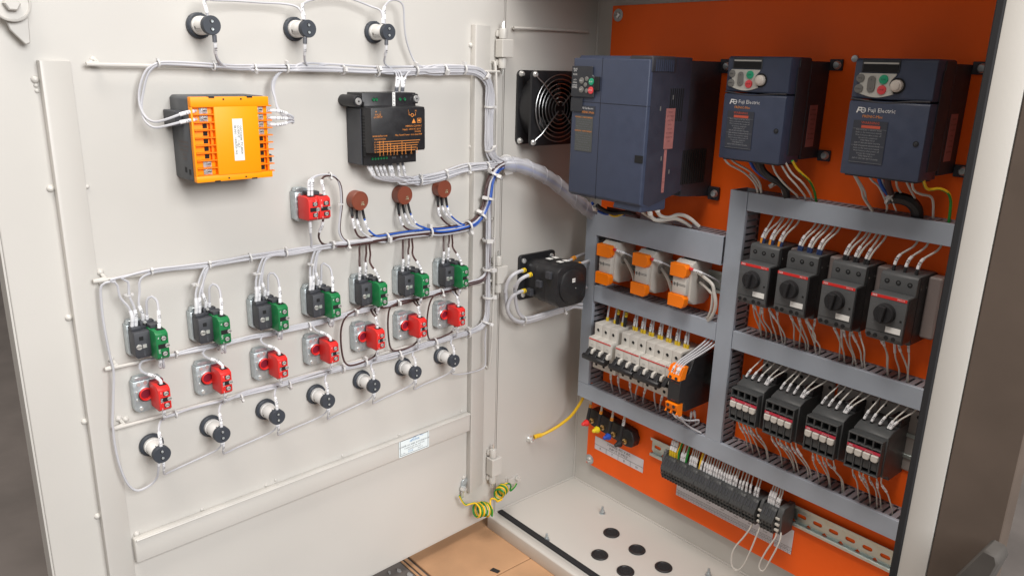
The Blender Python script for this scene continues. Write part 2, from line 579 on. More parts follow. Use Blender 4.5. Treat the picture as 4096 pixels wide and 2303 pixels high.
# name sticker on the cross rail
n0 = DOOR.ab(*T('13', 1390, 185), CHH)
n1 = DOOR.ab(*T('13', 1670, 75), CHH)
n2 = DOOR.ab(*T('13', 1395, 345), CHH)
w, hgt = n1[0] - n0[0], n0[1] - n2[1]
t = thing("nameplate_sticker", "small white printed nameplate sticker on the door's cross rail", "sticker", DOOR.m(n0[0], n2[1], CHH + .0002))
MB().box(0, w, 0, hgt, 0, .0004).obj("sheet", STICK, t)
s = MB()
e = .002
for a in ((e, w - e, e, e + .0006), (e, w - e, hgt - e - .0006, hgt - e), (e, e + .0006, e, hgt - e), (w - e - .0006, w - e, e, hgt - e)):
    s.box(*a, .00045, .0006)
s.text("CONTROLS AND AUTOMATION", w / 2, hgt * .56, .0006, .0040, sx=1.02)
s.text("Coimbatore 641 006   0000 0000", w / 2, hgt * .43, .0006, .0030)
s.text("enquiry@controls.com", w / 2, hgt * .32, .0006, .0028)
s.text("Sr. No.:", w * .14, hgt * .17, .0006, .0030)
s.text("2016-17", w * .70, hgt * .19, .0006, .0030)
s.obj("printed_text", PRINTK, t, flat=True)
s = MB()
s.text("antilux", w * .52, hgt * .78, .0006, .0068)
s.tube([(w * x, hgt * y, .0006) for x, y in ((.34, .72), (.5, .90), (.66, .93), (.80, .84))], .0003, 4)
s.text("5014-", w * .38, hgt * .19, .0006, .0045)
s.obj("logo_print", PRINTB, t, flat=True)

# hinges on the gap between door and left wall
for i, (ta, xa, ya_, yb_) in enumerate((('10', 2378, 370, 540), ('11', 2332, 1170, 1330), ('13', 2282, 335, 490))):
    A = DOOR.hit(*T(ta, xa, ya_), .012)
    B = DOOR.hit(*T(ta, xa, yb_), .012)
    zc, hl = (A.z + B.z) / 2, (A.z - B.z) / 2
    lab = ["top grey hinge with square barrel beside the black fan", "middle grey hinge with square barrel beside the rotary switch", "bottom grey hinge with square barrel above the coiled earth wire"][i]
    t = thing("hinge", lab, "hinge", Matrix.Translation((A.x, A.y, zc)), "door hinges")
    MB().box(-.009, .009, -.011, .011, -hl, hl).obj("hinge_block", PAINT, t, bevel=.001)
    for sg in (1, -1):
        MB().lathe((0, -.003, sg * (hl + .0085)), [(.0062, -.0075), (.0066, -.005), (.0066, .005), (.0058, .0075)], 12).obj("knuckle", PAINT, t)
        MB().tube([(-.001, -.003, sg * (hl + .014)), (-.002, -.003, sg * (hl + .024)), (.001, -.003, sg * (hl + .026)), (.0015, -.003, sg * (hl + .014))], .0012, 6).obj("split_pin", STEEL, t)
        MB().lathe((-.008, -.006, sg * (hl + .008)), [(.004, -.004), (.0046, 0), (.003, .005)], 9).obj("weld_bead", PAINT, t)
# added board, the side wall's shade put into its brown; grey block in front
SIDE = Surf((0, -.0035, 0), (1, 0, 0), (0, 0, 1), (0, -1, 0))
e0, e1 = SIDE.ab(4058, 1900), SIDE.ab(3985, 2215)
t = thing("added_dark_board", "dark brown board added over the right side of the cabinet in place of its shade", "board", SIDE.m(0, 0))
MB().prism([(CW + .001, GZ), (e1[0], GZ), (e0[0] + .001, .6), (e0[0] + .002, CH), (CW + .001, CH)], -.03, 0).obj("panel", mat("brown_side_shade", (.10, .073, .056), .75, noise=.12, scale=14), t, bevel=.001)
SID2 = Surf((0, -.04, 0), (1, 0, 0), (0, 0, 1), (0, -1, 0))
b = [SID2.ab(*q) for q in ((3930, 2196), (3985, 2225), (3992, 2262), (3900, 2420), (3700, 2420))]
t = thing("grey_block", "grey angled block lying in front of the added dark board at lower right", "block", SID2.m(0, 0))
MB().prism(list(reversed(b)), -.03, 0).obj("body", WOOD, t, bevel=.002)
# ================================================================== devices on the door (local frame: x right, y up, z out of the sheet)
UI = [.587, .5125, .4365, .360, .2835, .2075, .1310]


# ---------------------------------------------------------------- indicator lamps
def lamp_thing(M, label, group, notch, first=None):
    if first is not None:
        return dup(first, M, label)
    t = thing("indicator_lamp", label, "indicator lamp", M, group)
    nut = MB().lathe((0, 0, 0), [(.0143, .0003), (.0143, .0040), (.0128, .0052), (.0108, .0052), (.0104, .004)], 28)
    for k in range(6):
        a = k * math.pi / 3 + .3
        nut.box(.0139 * math.cos(a) - .0006, .0139 * math.cos(a) + .0006, .0139 * math.sin(a) - .0006, .0139 * math.sin(a) + .0006, .0008, .0046)
    nut.obj("mounting_nut", LAMPD, t)
    b = MB().lathe((0, 0, 0), [(.0104, .003), (.0104, .009), (.0097, .0095), (.0097, .0295), (.0093, .0305)], 28)
    b.obj("lamp_body", LAMPW, t)
    s = MB()
    for j in range(3):                     # small print on the barrel
        a = 3.55 + .16 * j
        for k in range(4 if notch else 5):
            z = .013 + .003 * k
            ex = Vector((0, 0, 1))
            n = Vector((math.cos(a), math.sin(a), 0))
            ey = Vector((-math.sin(a), math.cos(a), 0))
            s.text_on(random.choice(["LED", "AC", "220", "CE", "50", "mA"]), n * .00985 + Vector((0, 0, z)), ex, ey, .0016)
    s.obj("printed_mark", PRINTK, t, flat=True)
    a = 3.4
    n, ey = Vector((math.cos(a), math.sin(a), 0)), Vector((-math.sin(a), math.cos(a), 0))
    q = n * .00982 + Vector((0, 0, .0135))
    MB().add([q + ey * a_ + Vector((0, 0, b_)) for a_, b_ in ((-.0013, -.001), (.0013, -.001), (.0013, .001), (-.0013, .001))], [(0, 1, 2, 3), (3, 2, 1, 0)]).obj("maker_mark", PRINTK, t, flat=True)
    cap = MB().lathe((0, 0, 0), [(.0097, .0296), (.0104, .0302), (.0104, .0362), (.0100, .0370)], 28)
    if notch:
        for a in (1.2, 1.57, 1.95):
            cap.prism([(.0092 * math.cos(a - .14), .0092 * math.sin(a - .14)), (.0101 * math.cos(a), .0101 * math.sin(a)), (.0092 * math.cos(a + .14), .0092 * math.sin(a + .14))], .0268, .0300)
    cap.obj("terminal_cap", LAMPD, t)
    for y in (.0042, -.0042):
        MB().mt(0).lathe((0, y, .03705), [(.0024, 0), (.0024, .0002)], 14).mt(1).lathe((0.0003, y, .0372), [(.0017, 0), (.0015, .0003), (.0004, .0002)], 10).obj("terminal_screw", [DARK, ZINC], t)
    return t


TOPC = [(.4855, .8325), (.3655, .8345), (.2473, .8360)]
tl = None
TOPL = []
for i, (u, z) in enumerate(TOPC):
    lb = ["top row white and slate indicator lamp above the orange meter, leftmost of three", "top row indicator lamp in the middle of three", "top row indicator lamp above the black power meter, rightmost of three"][i]
    r = lamp_thing(DOOR.m(-u, z), lb, "indicator lamps in the top row", False, tl)
    tl = tl or r
    TOPL.append(Vector((-u, z, 0)))
bl = None
LAMPZ = [.3415, .3425, .3428, .3426, .3436, .3444, .3440]
for i, u in enumerate(UI):
    r = lamp_thing(DOOR.m(-u, LAMPZ[i]), "white indicator lamp, dark cap, %s of seven in the bottom row" % ORD[i], "indicator lamps in the bottom row", True, bl)
    bl = bl or r


# ---------------------------------------------------------------- shared parts of the push buttons
def bracket(t, h=.0125):
    s = MB()
    s.prism([(-.0165, -.017), (-.012, -.0205), (.0165, -.0205), (.0165, .0185), (-.0165, .0185)], .0003, h)
    o = s.obj("mounting_bracket", ZINC, t, bevel=.0008, seg=2)
    c = MB()
    for x, y in ((-.0105, .0150), (-.0025, .0158), (-.010, -.016), (.006, -.0165), (-.0135, -.004), (-.0135, .006)):
        c.lathe((x, y, h), [(.0024 if abs(y) > .012 else .0012, 0), (.0022 if abs(y) > .012 else .001, .0012)], 10)
    c.obj("bracket_screw", STEEL, o)
    MB().prism([(-.0155, .0186), (.004, .0186), (.004, .0215), (-.002, .0238), (-.0135, .0238)], .002, h - .001).obj("clamp_tab", ZINC, o, bevel=.0008)
    return o


def block(t, name, x0, x1, y0, y1, z0, z1, m, marks, top=True):
    """screw terminal block: body with a bevelled nose, three screws in recesses on the front, lettering"""
    s = MB()
    zz = z0
    s.prism([(y0, zz), (y0 + .002, zz), (y1 - .001, zz), (y1, zz + .004), (y1, z1 - .005), (y1 - .003, z1), (y0 + .003, z1), (y0, z1 - .004)], x0, x1, 'x')
    o = s.obj(name, m, t, bevel=.0006, seg=2)
    w = x1 - x0
    cx = x0 + w * .62
    for k, (y, dx) in enumerate(((y1 - .0085, 0), ((y0 + y1) / 2 - .0005, w * .25), (y0 + .0075, 0))):
        s = MB()
        s.mt(0).box(cx - w * .24 + dx * .1 - (w * .28 if k == 1 else 0), cx + w * .24, y - .0026, y + .0026, z1 + .00015, z1 + .0003)
        s.mt(1).lathe((cx + dx, y, z1 + .0003), [(.0027, 0), (.0025, .0008), (.0012, .0009), (.0010, .0004)], 12)
        s.mt(0).box(cx + dx - .0020, cx + dx + .0020, y - .0003, y + .0003, z1 + .00105, z1 + .0012)
        s.obj("terminal_screw", [DARK, STEEL], o)
    s = MB()
    for tx, x, y, sz in marks:
        s.text(tx, x, y, z1 + .0004, sz, rot=-math.pi / 2 if len(tx) > 1 else 0)
    s.obj("printed_mark", PRINTW, o, flat=True)
    s = MB()                               # raised maker marks on the left flank
    for k in range(3):
        v, f = text_geo("ZB-%d" % k)
        s.add([(x0 - .0002, y0 + .012 + a * .0032, z0 + .008 + .004 * k + b * .0032) for a, b, _ in v], [tuple(reversed(q)) for q in f])
    s.obj("side_print", m, o, flat=True)
    if top:
        MB().box(x0 + w * .3, x1 - w * .12, y1 + .0002, y1 + .0005, z1 - .013, z1 - .005).obj("wire_entry", DARK, o)
    return o


def start_button(M, label, first=None):
    if first is not None:
        return dup(first, M, label)
    t = thing("start_button", label, "push button", M, "start push buttons with lamp block and green contact")
    bracket(t)
    s = MB()
    s.prism([(-.0150, -.0150), (.0125, -.0150), (.0125, .0140), (-.0150, .0140)], .0128, .031)
    s.prism([(-.0146, .0142), (-.004, .0142), (-.004, .0185), (-.0146, .0185)], .0128, .024)
    s.prism([(-.0035, .0142), (.0120, .0142), (.0120, .0225), (-.0035, .0225)], .0128, .0205)
    s.prism([(-.0125, -.0185), (.0100, -.0185), (.0100, -.0152), (-.0125, -.0152)], .0128, .028)
    o = s.obj("lamp_block", CHAR, t, bevel=.0006, seg=2)
    s = MB()
    s.mt(0).box(-.0098, -.0052, .0040, .0086, .0311, .0313).mt(1).lathe((-.0105, -.0035, .0312), [(.0034, 0), (.003, .001), (.0008, .0011), (.0006, .0004)], 12)
    s.mt(1).box(-.0068, -.0026, -.0052, -.0010, .0312, .0322)
    s.mt(0).box(-.0137, -.0073, -.00385, -.00315, .0323, .0324)
    s.obj("terminal_screw", [DARK, STEEL], o)
    MB().mt(0).box(-.0008, .0040, .0180, .0208, .0206, .0209).mt(1).cyl((.0016, .0215, .0206), .0018, 0, .001, 10).obj("terminal_screw", [DARK, STEEL], o)
    s = MB()
    s.text("U 220V", -.0055, -.0115, .0312, .0022, rot=-1.57)
    s.obj("printed_mark", PRINTG, o, flat=True)
    block(t, "contact_block", .0022, .0160, -.0185, .0160, .0200, .0490, GREEN, [("4", .0048, .0085, .0036), ("NO", .0048, -.0075, .0034), ("3", .0062, -.0150, .0030)])
    MB().box(.0030, .0150, .0162, .0205, .0210, .0330).obj("terminal_housing", CHAR, t, bevel=.0005)
    return t


def stop_button(M, label, first=None):
    if first is not None:
        return dup(first, M, label)
    t = thing("stop_button", label, "push button", M, "stop push buttons with red contact")
    bracket(t)
    MB().lathe((-.0035, .0005, .0125), [(.0098, 0), (.0098, .0012), (.0090, .0018), (.0080, 0)], 24).obj("ring", ZINC, t)
    MB().lathe((-.0035, .0020, .0125), [(.0078, 0), (.0078, .0042), (.0070, .0047), (.0064, .0042), (.0056, .0010)], 24, caps=(True, False)).obj("plunger_ring", RED, t)
    MB().cyl((-.0035, .0020, .0125), .0059, .0005, .0012, 20).obj("plunger_well", DRED, t)
    MB().box(.0020, .0165, .0080, .0180, .0128, .0185).obj("locking_lever", DRED, t, bevel=.0008)
    MB().lathe((.0075, .0150, .0186), [(.0016, 0), (.0013, .0008)], 8).obj("lever_screw", STEEL, t)
    block(t, "contact_block", .0002, .0138, -.0128, .0178, .0175, .0450, RED, [("1", .0030, .0110, .0038), ("NC", .0030, .0010, .0038), ("2", .0030, -.0090, .0034)])
    return t


GZ_ = [.4825, .4830, .4830, .4836, .4845, .4840, .4840]
RZ_ = [.4120, .4120, .4110, .4125, .4135, .4140, .4150]
first = None
for i, u in enumerate(UI):
    r = start_button(DOOR.m(-u + (.0003, -.0005, .0005, .0012, .0012, 0, .0004)[i], GZ_[i]), "charcoal lamp block with green contact, %s of seven in its row" % ORD[i], first)
    first = first or r
first = None
for i, u in enumerate(UI):
    r = stop_button(DOOR.m(-u, RZ_[i]), "red contact on zinc bracket, %s of seven in the red row" % ORD[i], first)
    first = first or r

# ---------------------------------------------------------------- double red contact (emergency stop) below the black meter
ES = (-.3665, .6155)
t = thing("emergency_stop_contact", "double red contact block on zinc bracket beside the first brown knob", "push button", DOOR.m(*ES))
bracket(t, .014)
block(t, "contact_block", -.0145, .0003, -.0150, .0150, .0165, .0440, RED, [("2", -.0040, .0105, .0034), ("NC", -.0030, -.0030, .0034), ("1", -.0030, -.0115, .0030)])
block(t, "contact_block", .0006, .0165, -.0150, .0150, .0165, .0445, RED, [("1", .0035, .0105, .0034), ("NC", .0035, .0030, .0034), ("2", .0045, -.0115, .0030)])
MB().box(-.006, .010, .0155, .0200, .0145, .0300).obj("terminal_housing", CHAR, t, bevel=.0006)

# ---------------------------------------------------------------- brown speed knobs (back of the potentiometers)
POT = [(.2850, .6132), (.2086, .6135), (.1347, .6162)]
first = None
for i, (u, z) in enumerate(POT):
    lb = "round brown phenolic potentiometer back, %s of three" % ["left", "middle", "right"][i]
    if first is None:
        first = t = thing("potentiometer", lb, "potentiometer", DOOR.m(-u, z), "brown potentiometers")
        MB().lathe((0, 0, 0), [(.0128, .0003), (.0134, .0010), (.0134, .0146), (.0128, .0153), (.0122, .0153), (.0118, .0150), (.0003, .0151)], 32).obj("body", BROWN, t)
        s = MB()
        s.text("10K", .0035, -.0050, .0156, .0038)
        s.text("LIN", .0035, -.0020, .0156, .0024)
        s.obj("printed_mark", mat("pale_green_print", (.55, .62, .42), .6), t, flat=True)
    else:
        dup(first, DOOR.m(-u, z), lb)

# ---------------------------------------------------------------- orange-backed panel meter
MW, MHH, MD = .0925, .0945, .056
mu, mz = -.5255 + MW / 2, .6625 + MHH / 2
t = thing("panel_meter", "square panel meter with bright orange terminal cover and black case", "meter", DOOR.m(mu, mz))
s = MB()
s.prism([(-MW / 2, -MHH / 2 + .003), (-MW / 2 + .003, -MHH / 2), (MW / 2 - .003, -MHH / 2), (MW / 2, -MHH / 2 + .003), (MW / 2, MHH / 2 - .003), (MW / 2 - .003, MHH / 2), (-MW / 2 + .003, MHH / 2), (-MW / 2, MHH / 2 - .003)], .0003, MD - .008)
case = s.obj("case", CASE, t, bevel=.0008)
for y, z in ((-.0345, .030), (-.0360, .041)):
    MB().box(-MW / 2 - .0003, -MW / 2 + .001, y - .003, y + .003, z - .0025, z + .0025).obj("side_slot", DARK, case)
s = MB()
for k in range(5):
    v, f = text_geo(["CAUTION RISK OF", "ELECTRIC SHOCK", "240V AC CAT III", "50-60Hz", "Class 0.5"][k])
    s.add([(-MW / 2 - .0003, -.022 + b * .0032 + .0075 * (4 - k) * .62, .030 - a * .0032) for a, b, _ in v], f)
s.obj("side_print", mat("faint_orange_print", (.16, .085, .06), .6), case, flat=True)
MB().box(-MW / 2 - .0085, -MW / 2 - .0003, .014, .031, .0006, .034).obj("mounting_clip", CHAR, t, bevel=.0008)
MB().box(MW / 2 + .0003, MW / 2 + .005, -.030, -.021, .020, .046).obj("mounting_clip", CHAR, t, bevel=.0008)
# orange cover: back wall, rim, raised middle panel, nine cells each side
zf = MD
W2, H2 = MW / 2 - .0006, MHH / 2 - .0006
s = MB()
s.box(-W2, W2, -H2, H2, zf - .0078, zf - .0060)
s.box(-W2, W2, H2 - .0105, H2, zf - .006, zf)
s.box(-W2, W2, -H2, -H2 + .0070, zf - .006, zf)
s.box(-.0205, .0315, -H2 + .007, H2 - .0105, zf - .006, zf + .0006)
s.box(-W2, -W2 + .0022, -H2 + .007, H2 - .0105, zf - .006, zf - .0008)
cov = s.obj("terminal_cover", YORANGE, t, bevel=.0007, seg=2)
rows = np.linspace(H2 - .0105 - .0044, -H2 + .007 + .0044, 9)
for sd, xa, xb in ((0, -W2 + .0022, -.0205), (1, .0315, W2)):
    for k in range(10):
        y = rows[0] + .0044 - k * (rows[0] - rows[1])
        MB().box(xa, xb + (0 if not sd else .0032), y - .0006, y + .0006, zf - .006, zf - .0002).obj("cell_rib", TORANGE, cov)
    for k in range(9):
        y = rows[k]
        xm = xa + (.0140 if not sd else .0050)
        scr = (k in (0, 1, 7, 8)) if not sd else k < 4
        if scr:
            s = MB()
            s.mt(1).box(xm - .0055, xm + .0038, y - .0032, y + .0032, zf - .0058, zf - .0050)
            s.mt(0).lathe((xm + .0004, y, zf - .0050), [(.0031, 0), (.0029, .0012), (.0011, .0013), (.0008, .0006)], 12)
            s.mt(2).box(xm - .0018, xm + .0026, y - .0004, y + .0004, zf - .0036, zf - .0034)
            s.obj("terminal_screw", [STEEL, ZINC, DARK], cov)
        else:
            s = MB()
            s.mt(0).box(xm - .0026, xm + .0024, y - .0024, y + .0024, zf - .0059, zf - .0057)
            s.mt(1).box(xm + .0040, xm + .0052, y - .0036, y + .0036, zf - .0059, zf - .0016)
            s.obj("empty_terminal", [DARK, TORANGE], cov)
for x, w in ((-.022, .0065), (.0225, .0065)):
    for y in (H2, -H2):
        MB().box(x - w / 2, x + w / 2, y - .0012 if y > 0 else y - .0004, y + .0004 if y > 0 else y + .0012, zf - .005, zf + .0003).obj("latch_slot", DARK, cov)
for x in (-.0085, .012):
    for y in (H2 - .0025, -H2 + .0030):
        MB().box(x - .001, x + .001, y - .0008, y + .0008, zf + .0001, zf + .0003).obj("latch_slot", DARK, cov)
o = MB().box(-.0005, .0115, -.0245, .0225, zf + .0007, zf + .0010).obj("paper_label", WHITE, t)
s = MB()
s.text("OSC12008  TC-8054", .0086, -.001, zf + .0013, .0037, rot=-math.pi / 2)
s.text("OUTPUT : 1.0L7", .0054, .003, zf + .0013, .0037, rot=-math.pi / 2)
s.text("SR NO.  1606756 062", .0021, -.001, zf + .0013, .0037, rot=-math.pi / 2)
s.obj("printed_text", PRINTK, o, flat=True)

# ---------------------------------------------------------------- black energy meter
pw, ph = .0875, .0945
pu, pz = -.2915, .6640
t = thing("energy_meter", "black energy meter with orange printed wiring diagram", "meter", DOOR.m(pu, pz))
s = MB()
s.prism([(0, .0003), (ph, .0003), (ph, .036), (.0775, .036), (.0765, .0555), (.0185, .0555), (.0175, .036), (0, .036)], 0, pw, 'x')
body = s.obj("housing", BLACK, t, bevel=.0009, seg=2)
s = MB()                                   # stepped rear flank on the left, slots
for j, (z0, y0) in enumerate(((.016, .026), (.033, .024))):
    for k in range(11):
        s.box(-.0004, .001, y0 + .0040 * k, y0 + .0040 * k + .0018, z0, z0 + .0075)
for y, z in ((.078, .016), (.078, .034), (.012, .014), (.013, .036), (.0035, .012), (.0065, .024), (.019, .036)):
    s.box(-.0004, .001, y, y + .0055, z, z + .005)
s.obj("vent_slots", DARK, body)
MB().box(-.0022, -.0003, .001, ph - .020, .0004, .034).obj("side_cover", CHAR, t, bevel=.0006)
MB().box(pw + .0003, pw + .002, .02, .074, .020, .054).obj("side_clip", BLACK, t, bevel=.0006)
for x, y in ((-.0065, ph - .0105), (pw - .0005, ph - .008)):
    o = MB().lathe((x, y, .001), [(.0078, 0), (.0078, .034), (.0070, .0355)], 18).obj("fixing_lug", BLACK, t) if x < 0 else MB().box(x - .0052, x + .0042, y - .0065, y + .0065, .002, .0375).obj("fixing_lug", BLACK, t, bevel=.0012)
    s = MB().mt(0).lathe((x, y, .0366 if x < 0 else .0377), [(.0048, 0), (.0044, .0015), (.0014, .0016), (.001, .0006)], 14)
    s.mt(1).box(x - .0036, x + .0036, y - .0005, y + .0005, .0378 if x < 0 else .0389, .0380 if x < 0 else .0391).box(x - .0005, x + .0005, y - .0036, y + .0036, .0378 if x < 0 else .0389, .0380 if x < 0 else .0391)
    s.obj("fixing_screw", [STEEL, DARK], o)
for x in (.0175, .0222, .0605, .0685):
    MB().mt(0).lathe((x, ph - .0085, .0361), [(.0027, 0), (.0027, .0004)], 12).mt(1).lathe((x, ph - .0085, .0365), [(.0022, 0), (.002, .0004), (.0006, .0001)], 10).obj("terminal_screw", [DARK, GREENS], body)
for k in range(6):
    x = .0135 + k * .0046
    MB().mt(0).lathe((x, .0085, .0361), [(.0022, 0), (.0022, .0004)], 12).mt(1).lathe((x, .0085, .0365), [(.0019, 0), (.0017, .0004), (.0005, .0001)], 10).obj("terminal_screw", [DARK, GREENS], body)
for x in (.0465, .0500, .0610, .0695):
    MB().mt(0).lathe((x, .0085, .0361), [(.0026, 0), (.0026, .0004)], 12).mt(1).lathe((x, .0085, .0365), [(.0020, 0), (.0018, .0004), (.0005, .0001)], 10).obj("terminal_screw", [DARK, CHAR], body)
o = MB().box(.0478, .0522, ph - .0175, ph + .001, .0362, .0368).obj("wire_number_strip", WHITE, t)
s = MB()
for k in range(4):
    s.text("%d-" % (4 - k), .0500, ph - .0155 + .0045 * k, .0371, .0036)
s.obj("printed_text", PRINTK, o, flat=True)
s = MB()
zf = .0558
s.text("+   -", .0105, .0715, zf, .0050)
s.text("PULSE", .0105, .0675, zf, .0036)
s.text("OUTPUT", .0105, .0643, zf, .0036)
s.text("L", .0600, .0720, zf, .0034)
s.text("N", .0720, .0715, zf, .0034)
for a in ((.0605, .0610, .0660, .0700), (.0715, .0720, .0655, .0695), (.0605, .0640, .0660, .0665), (.0685, .0720, .0655, .0660)):
    s.box(*a, zf - .0002, zf)
s.lathe((.0662, .0660, zf - .0002), [(.0024, 0), (.0024, .0002), (.0017, .0002), (.0017, 0)], 14, caps=(False, False))
s.prism([(.0655, .0555), (.0720, .0555), (.06875, .0615)], zf - .0002, zf)
s.box(.0745, .0812, .0555, .0561, zf - .0002, zf).box(.0745, .0812, .0611, .0617, zf - .0002, zf).box(.0745, .0751, .0555, .0617, zf - .0002, zf).box(.0806, .0812, .0555, .0617, zf - .0002, zf)
s.box(.0762, .0795, .0574, .0598, zf - .0002, zf)
s.text("MFM376-C230VAC", .0685, .0515, zf, .0034)
s.text("Supply : 240V AC ±20%,", .0655, .0475, zf, .0032)
s.text("50/60Hz", .0755, .0440, zf, .0032)
s.text("Max. Rated Power : Less than 8VA", .0600, .0403, zf, .0032)
s.text("www.selec.com", .0130, .0405, zf, .0037)
s.text("MADE IN INDIA", .0130, .0362, zf, .0026)
for k in range(5):                         # wiring diagram
    y = .0325 - .0032 * k
    s.box(.0075, .0790 - .002 * k, y - .00032, y + .00032, zf - .0002, zf)
    s.text("L%d" % (k + 1) if k < 4 else "N", .0050, y, zf, .0028)
for k, x in enumerate((.0125, .0180, .0245, .0295, .0355, .0405, .0485, .0545, .0640, .0740)):
    y1 = .0325 - .0032 * min(4, k // 2 if k < 6 else k - 6)
    s.box(x - .0003, x + .0003, .0165, y1, zf - .0002, zf)
    s.text(("S1", "S2", "S1", "S2", "S1", "S2", "N", "V3", "V2", "V1")[k], x, .0145 + .0007, zf, .0026)
    if k < 6:
        s.lathe((x, y1, zf - .0002), [(.0012, 0), (.0012, .0002), (.0008, .0002), (.0008, 0)], 10, caps=(False, False))
s.obj("printed_text", PRINTO, body, flat=True)

# ---------------------------------------------------------------- rubbed in helper for measured world points on the door
def dw(u, z, h):
    return DOOR.at(-u, z, h)
# ================================================================== wiring on the door
R0 = .0014
SLOTS = [(0, 0), (-1, 0), (1, 0), (-.5, .9), (.5, .9), (-2, 0), (2, 0), (-1.5, .9), (1.5, .9), (0, 1.75), (-1, 1.7), (1, 1.7), (-2.6, .7), (2.6, .7), (-.5, 2.5)]


def dense(pts, step=.004):
    p = smooth(pts, 10)
    out = [p[0]]
    acc = 0
    for a, b in zip(p, p[1:]):
        acc += (b - a).length
        if acc >= step:
            out.append(b)
            acc = 0
    if (out[-1] - p[-1]).length > 1e-5:
        out.append(p[-1])
    return out


class Trunk:
    def __init__(s, pts, out):
        s.p = dense(pts, .006)
        s.out = out

    def frame(s, i):
        a, b = s.p[max(i - 1, 0)], s.p[min(i + 1, len(s.p) - 1)]
        t = (b - a).normalized()
        side = s.out.cross(t).normalized()
        return t, side, t.cross(side).normalized()

    def near(s, q):
        return min(range(len(s.p)), key=lambda i: (s.p[i] - q).length_squared)

    def follow(s, q, slot, i_end=0, skip=2, every=5):
        """points along the trunk from the one nearest q down to index i_end, in one lane of the bundle"""
        i = max(i_end, s.near(q) - skip)
        sx, sy = SLOTS[slot % len(SLOTS)]
        ph = rng.uniform(0, 6)
        out = []
        for k in range(i, i_end - 1, -every):
            t, sd, n = s.frame(k)
            w = .35 * math.sin(k * .13 + ph)
            out.append(s.p[k] + sd * ((sx + w) * R0 * 2.0) + n * ((-sy + .25 * math.cos(k * .1 + ph)) * R0 * 2.0) * -1)
        return out


def harness(name, label, cat, loc, group=None):
    return thing(name, label, cat, Matrix.Translation(loc), group)


def wire(t, pts, m, r=R0, mk=(), name='wire', out=None, n=6, step=.004, ends=(), stripe=None):
    """one conductor as a part of its harness; mk: (start, end, text) sleeves measured along it, negative from the far end"""
    L = t.matrix_world.translation
    d = dense(pts, step)
    w = MB().tube([p - L for p in d], r, n, stripe=stripe).obj(name, m, t)
    cum = [0]
    for a, b in zip(d, d[1:]):
        cum.append(cum[-1] + (b - a).length)

    def pos(s_):
        s_ = max(0, min(cum[-1], s_))
        for i in range(len(cum) - 1):
            if cum[i + 1] >= s_:
                k = (s_ - cum[i]) / max(1e-9, cum[i + 1] - cum[i])
                return d[i].lerp(d[i + 1], k)
        return d[-1]
    for it in mk:
        s0, s1, tx = it[:3]
        mm = it[3] if len(it) > 3 else SLEEVE
        rr = it[4] if len(it) > 4 else r * 1.5
        if s0 < 0 or s1 < 0:
            s0, s1 = cum[-1] + s0, cum[-1] + s1
        pp = [pos(s0 + (s1 - s0) * k / 4) for k in range(5)]
        s = MB()
        s.mt(0).tube([p - L for p in pp], rr, 8)
        if tx and out is not None:
            ex = (pp[-1] - pp[0]).normalized()
            nn = (CAM - pp[2]).normalized() * .35 + out
            nn = (nn - ex * nn.dot(ex)).normalized()
            ey = nn.cross(ex)
            if ex.z > .3:
                ex, ey = -ex, -ey
            ln = (s1 - s0)
            sz = min(rr * 2.1, ln / (len(tx) * .72))
            s.mt(1).text_on(tx, pp[2] - L + nn * (rr * 1.06), ex, ey, sz)
        s.obj("wire_marker" if mm is SLEEVE else "ferrule", [mm, PRINTK], w)
    return w


tie_me = None


def tie(t, p, tg, out, R):
    """nylon cable tie round a bundle"""
    global tie_me
    if tie_me is None:
        s = MB().lathe((0, 0, 0), [(1.0, -.0011), (1.0, .0011)], 16, caps=(False, False))
        s = MB()
        v, f = [], []
        for rr, z in ((1.0, -.32), (1.22, -.32), (1.22, .32), (1.0, .32)):
            for i in range(16):
                a = 2 * math.pi * i / 16
                v.append((rr * math.cos(a), rr * math.sin(a), z))
        for j in range(4):
            for i in range(16):
                f.append((j * 16 + i, j * 16 + (i + 1) % 16, ((j + 1) % 4) * 16 + (i + 1) % 16, ((j + 1) % 4) * 16 + i))
        s.add(v, f)
        s.box(.9, 1.75, -.55, .55, -.5, .5)
        tie_me = s.mesh("cable_tie", TIE)
    a = random.uniform(-1.9, 1.2)
    sd = out.cross(tg).normalized()
    n = tg.cross(sd).normalized() * -1
    if n.dot(out) < 0:
        n = -n
    x = (n * math.cos(a) + sd * math.sin(a)).normalized()
    y = tg.cross(x)
    M = Matrix((x, y, tg)).transposed().to_4x4() @ Matrix.Diagonal((R, R, max(R * .62, .0026), 1))
    M.translation = p - t.matrix_world.translation
    put("cable_tie", tie_me, t, M)


def tieT(t, tr, q, R):
    i = tr.near(q)
    tg, sd, n = tr.frame(i)
    tie(t, tr.p[i] + tr.out * R * .25, tg, tr.out, R)


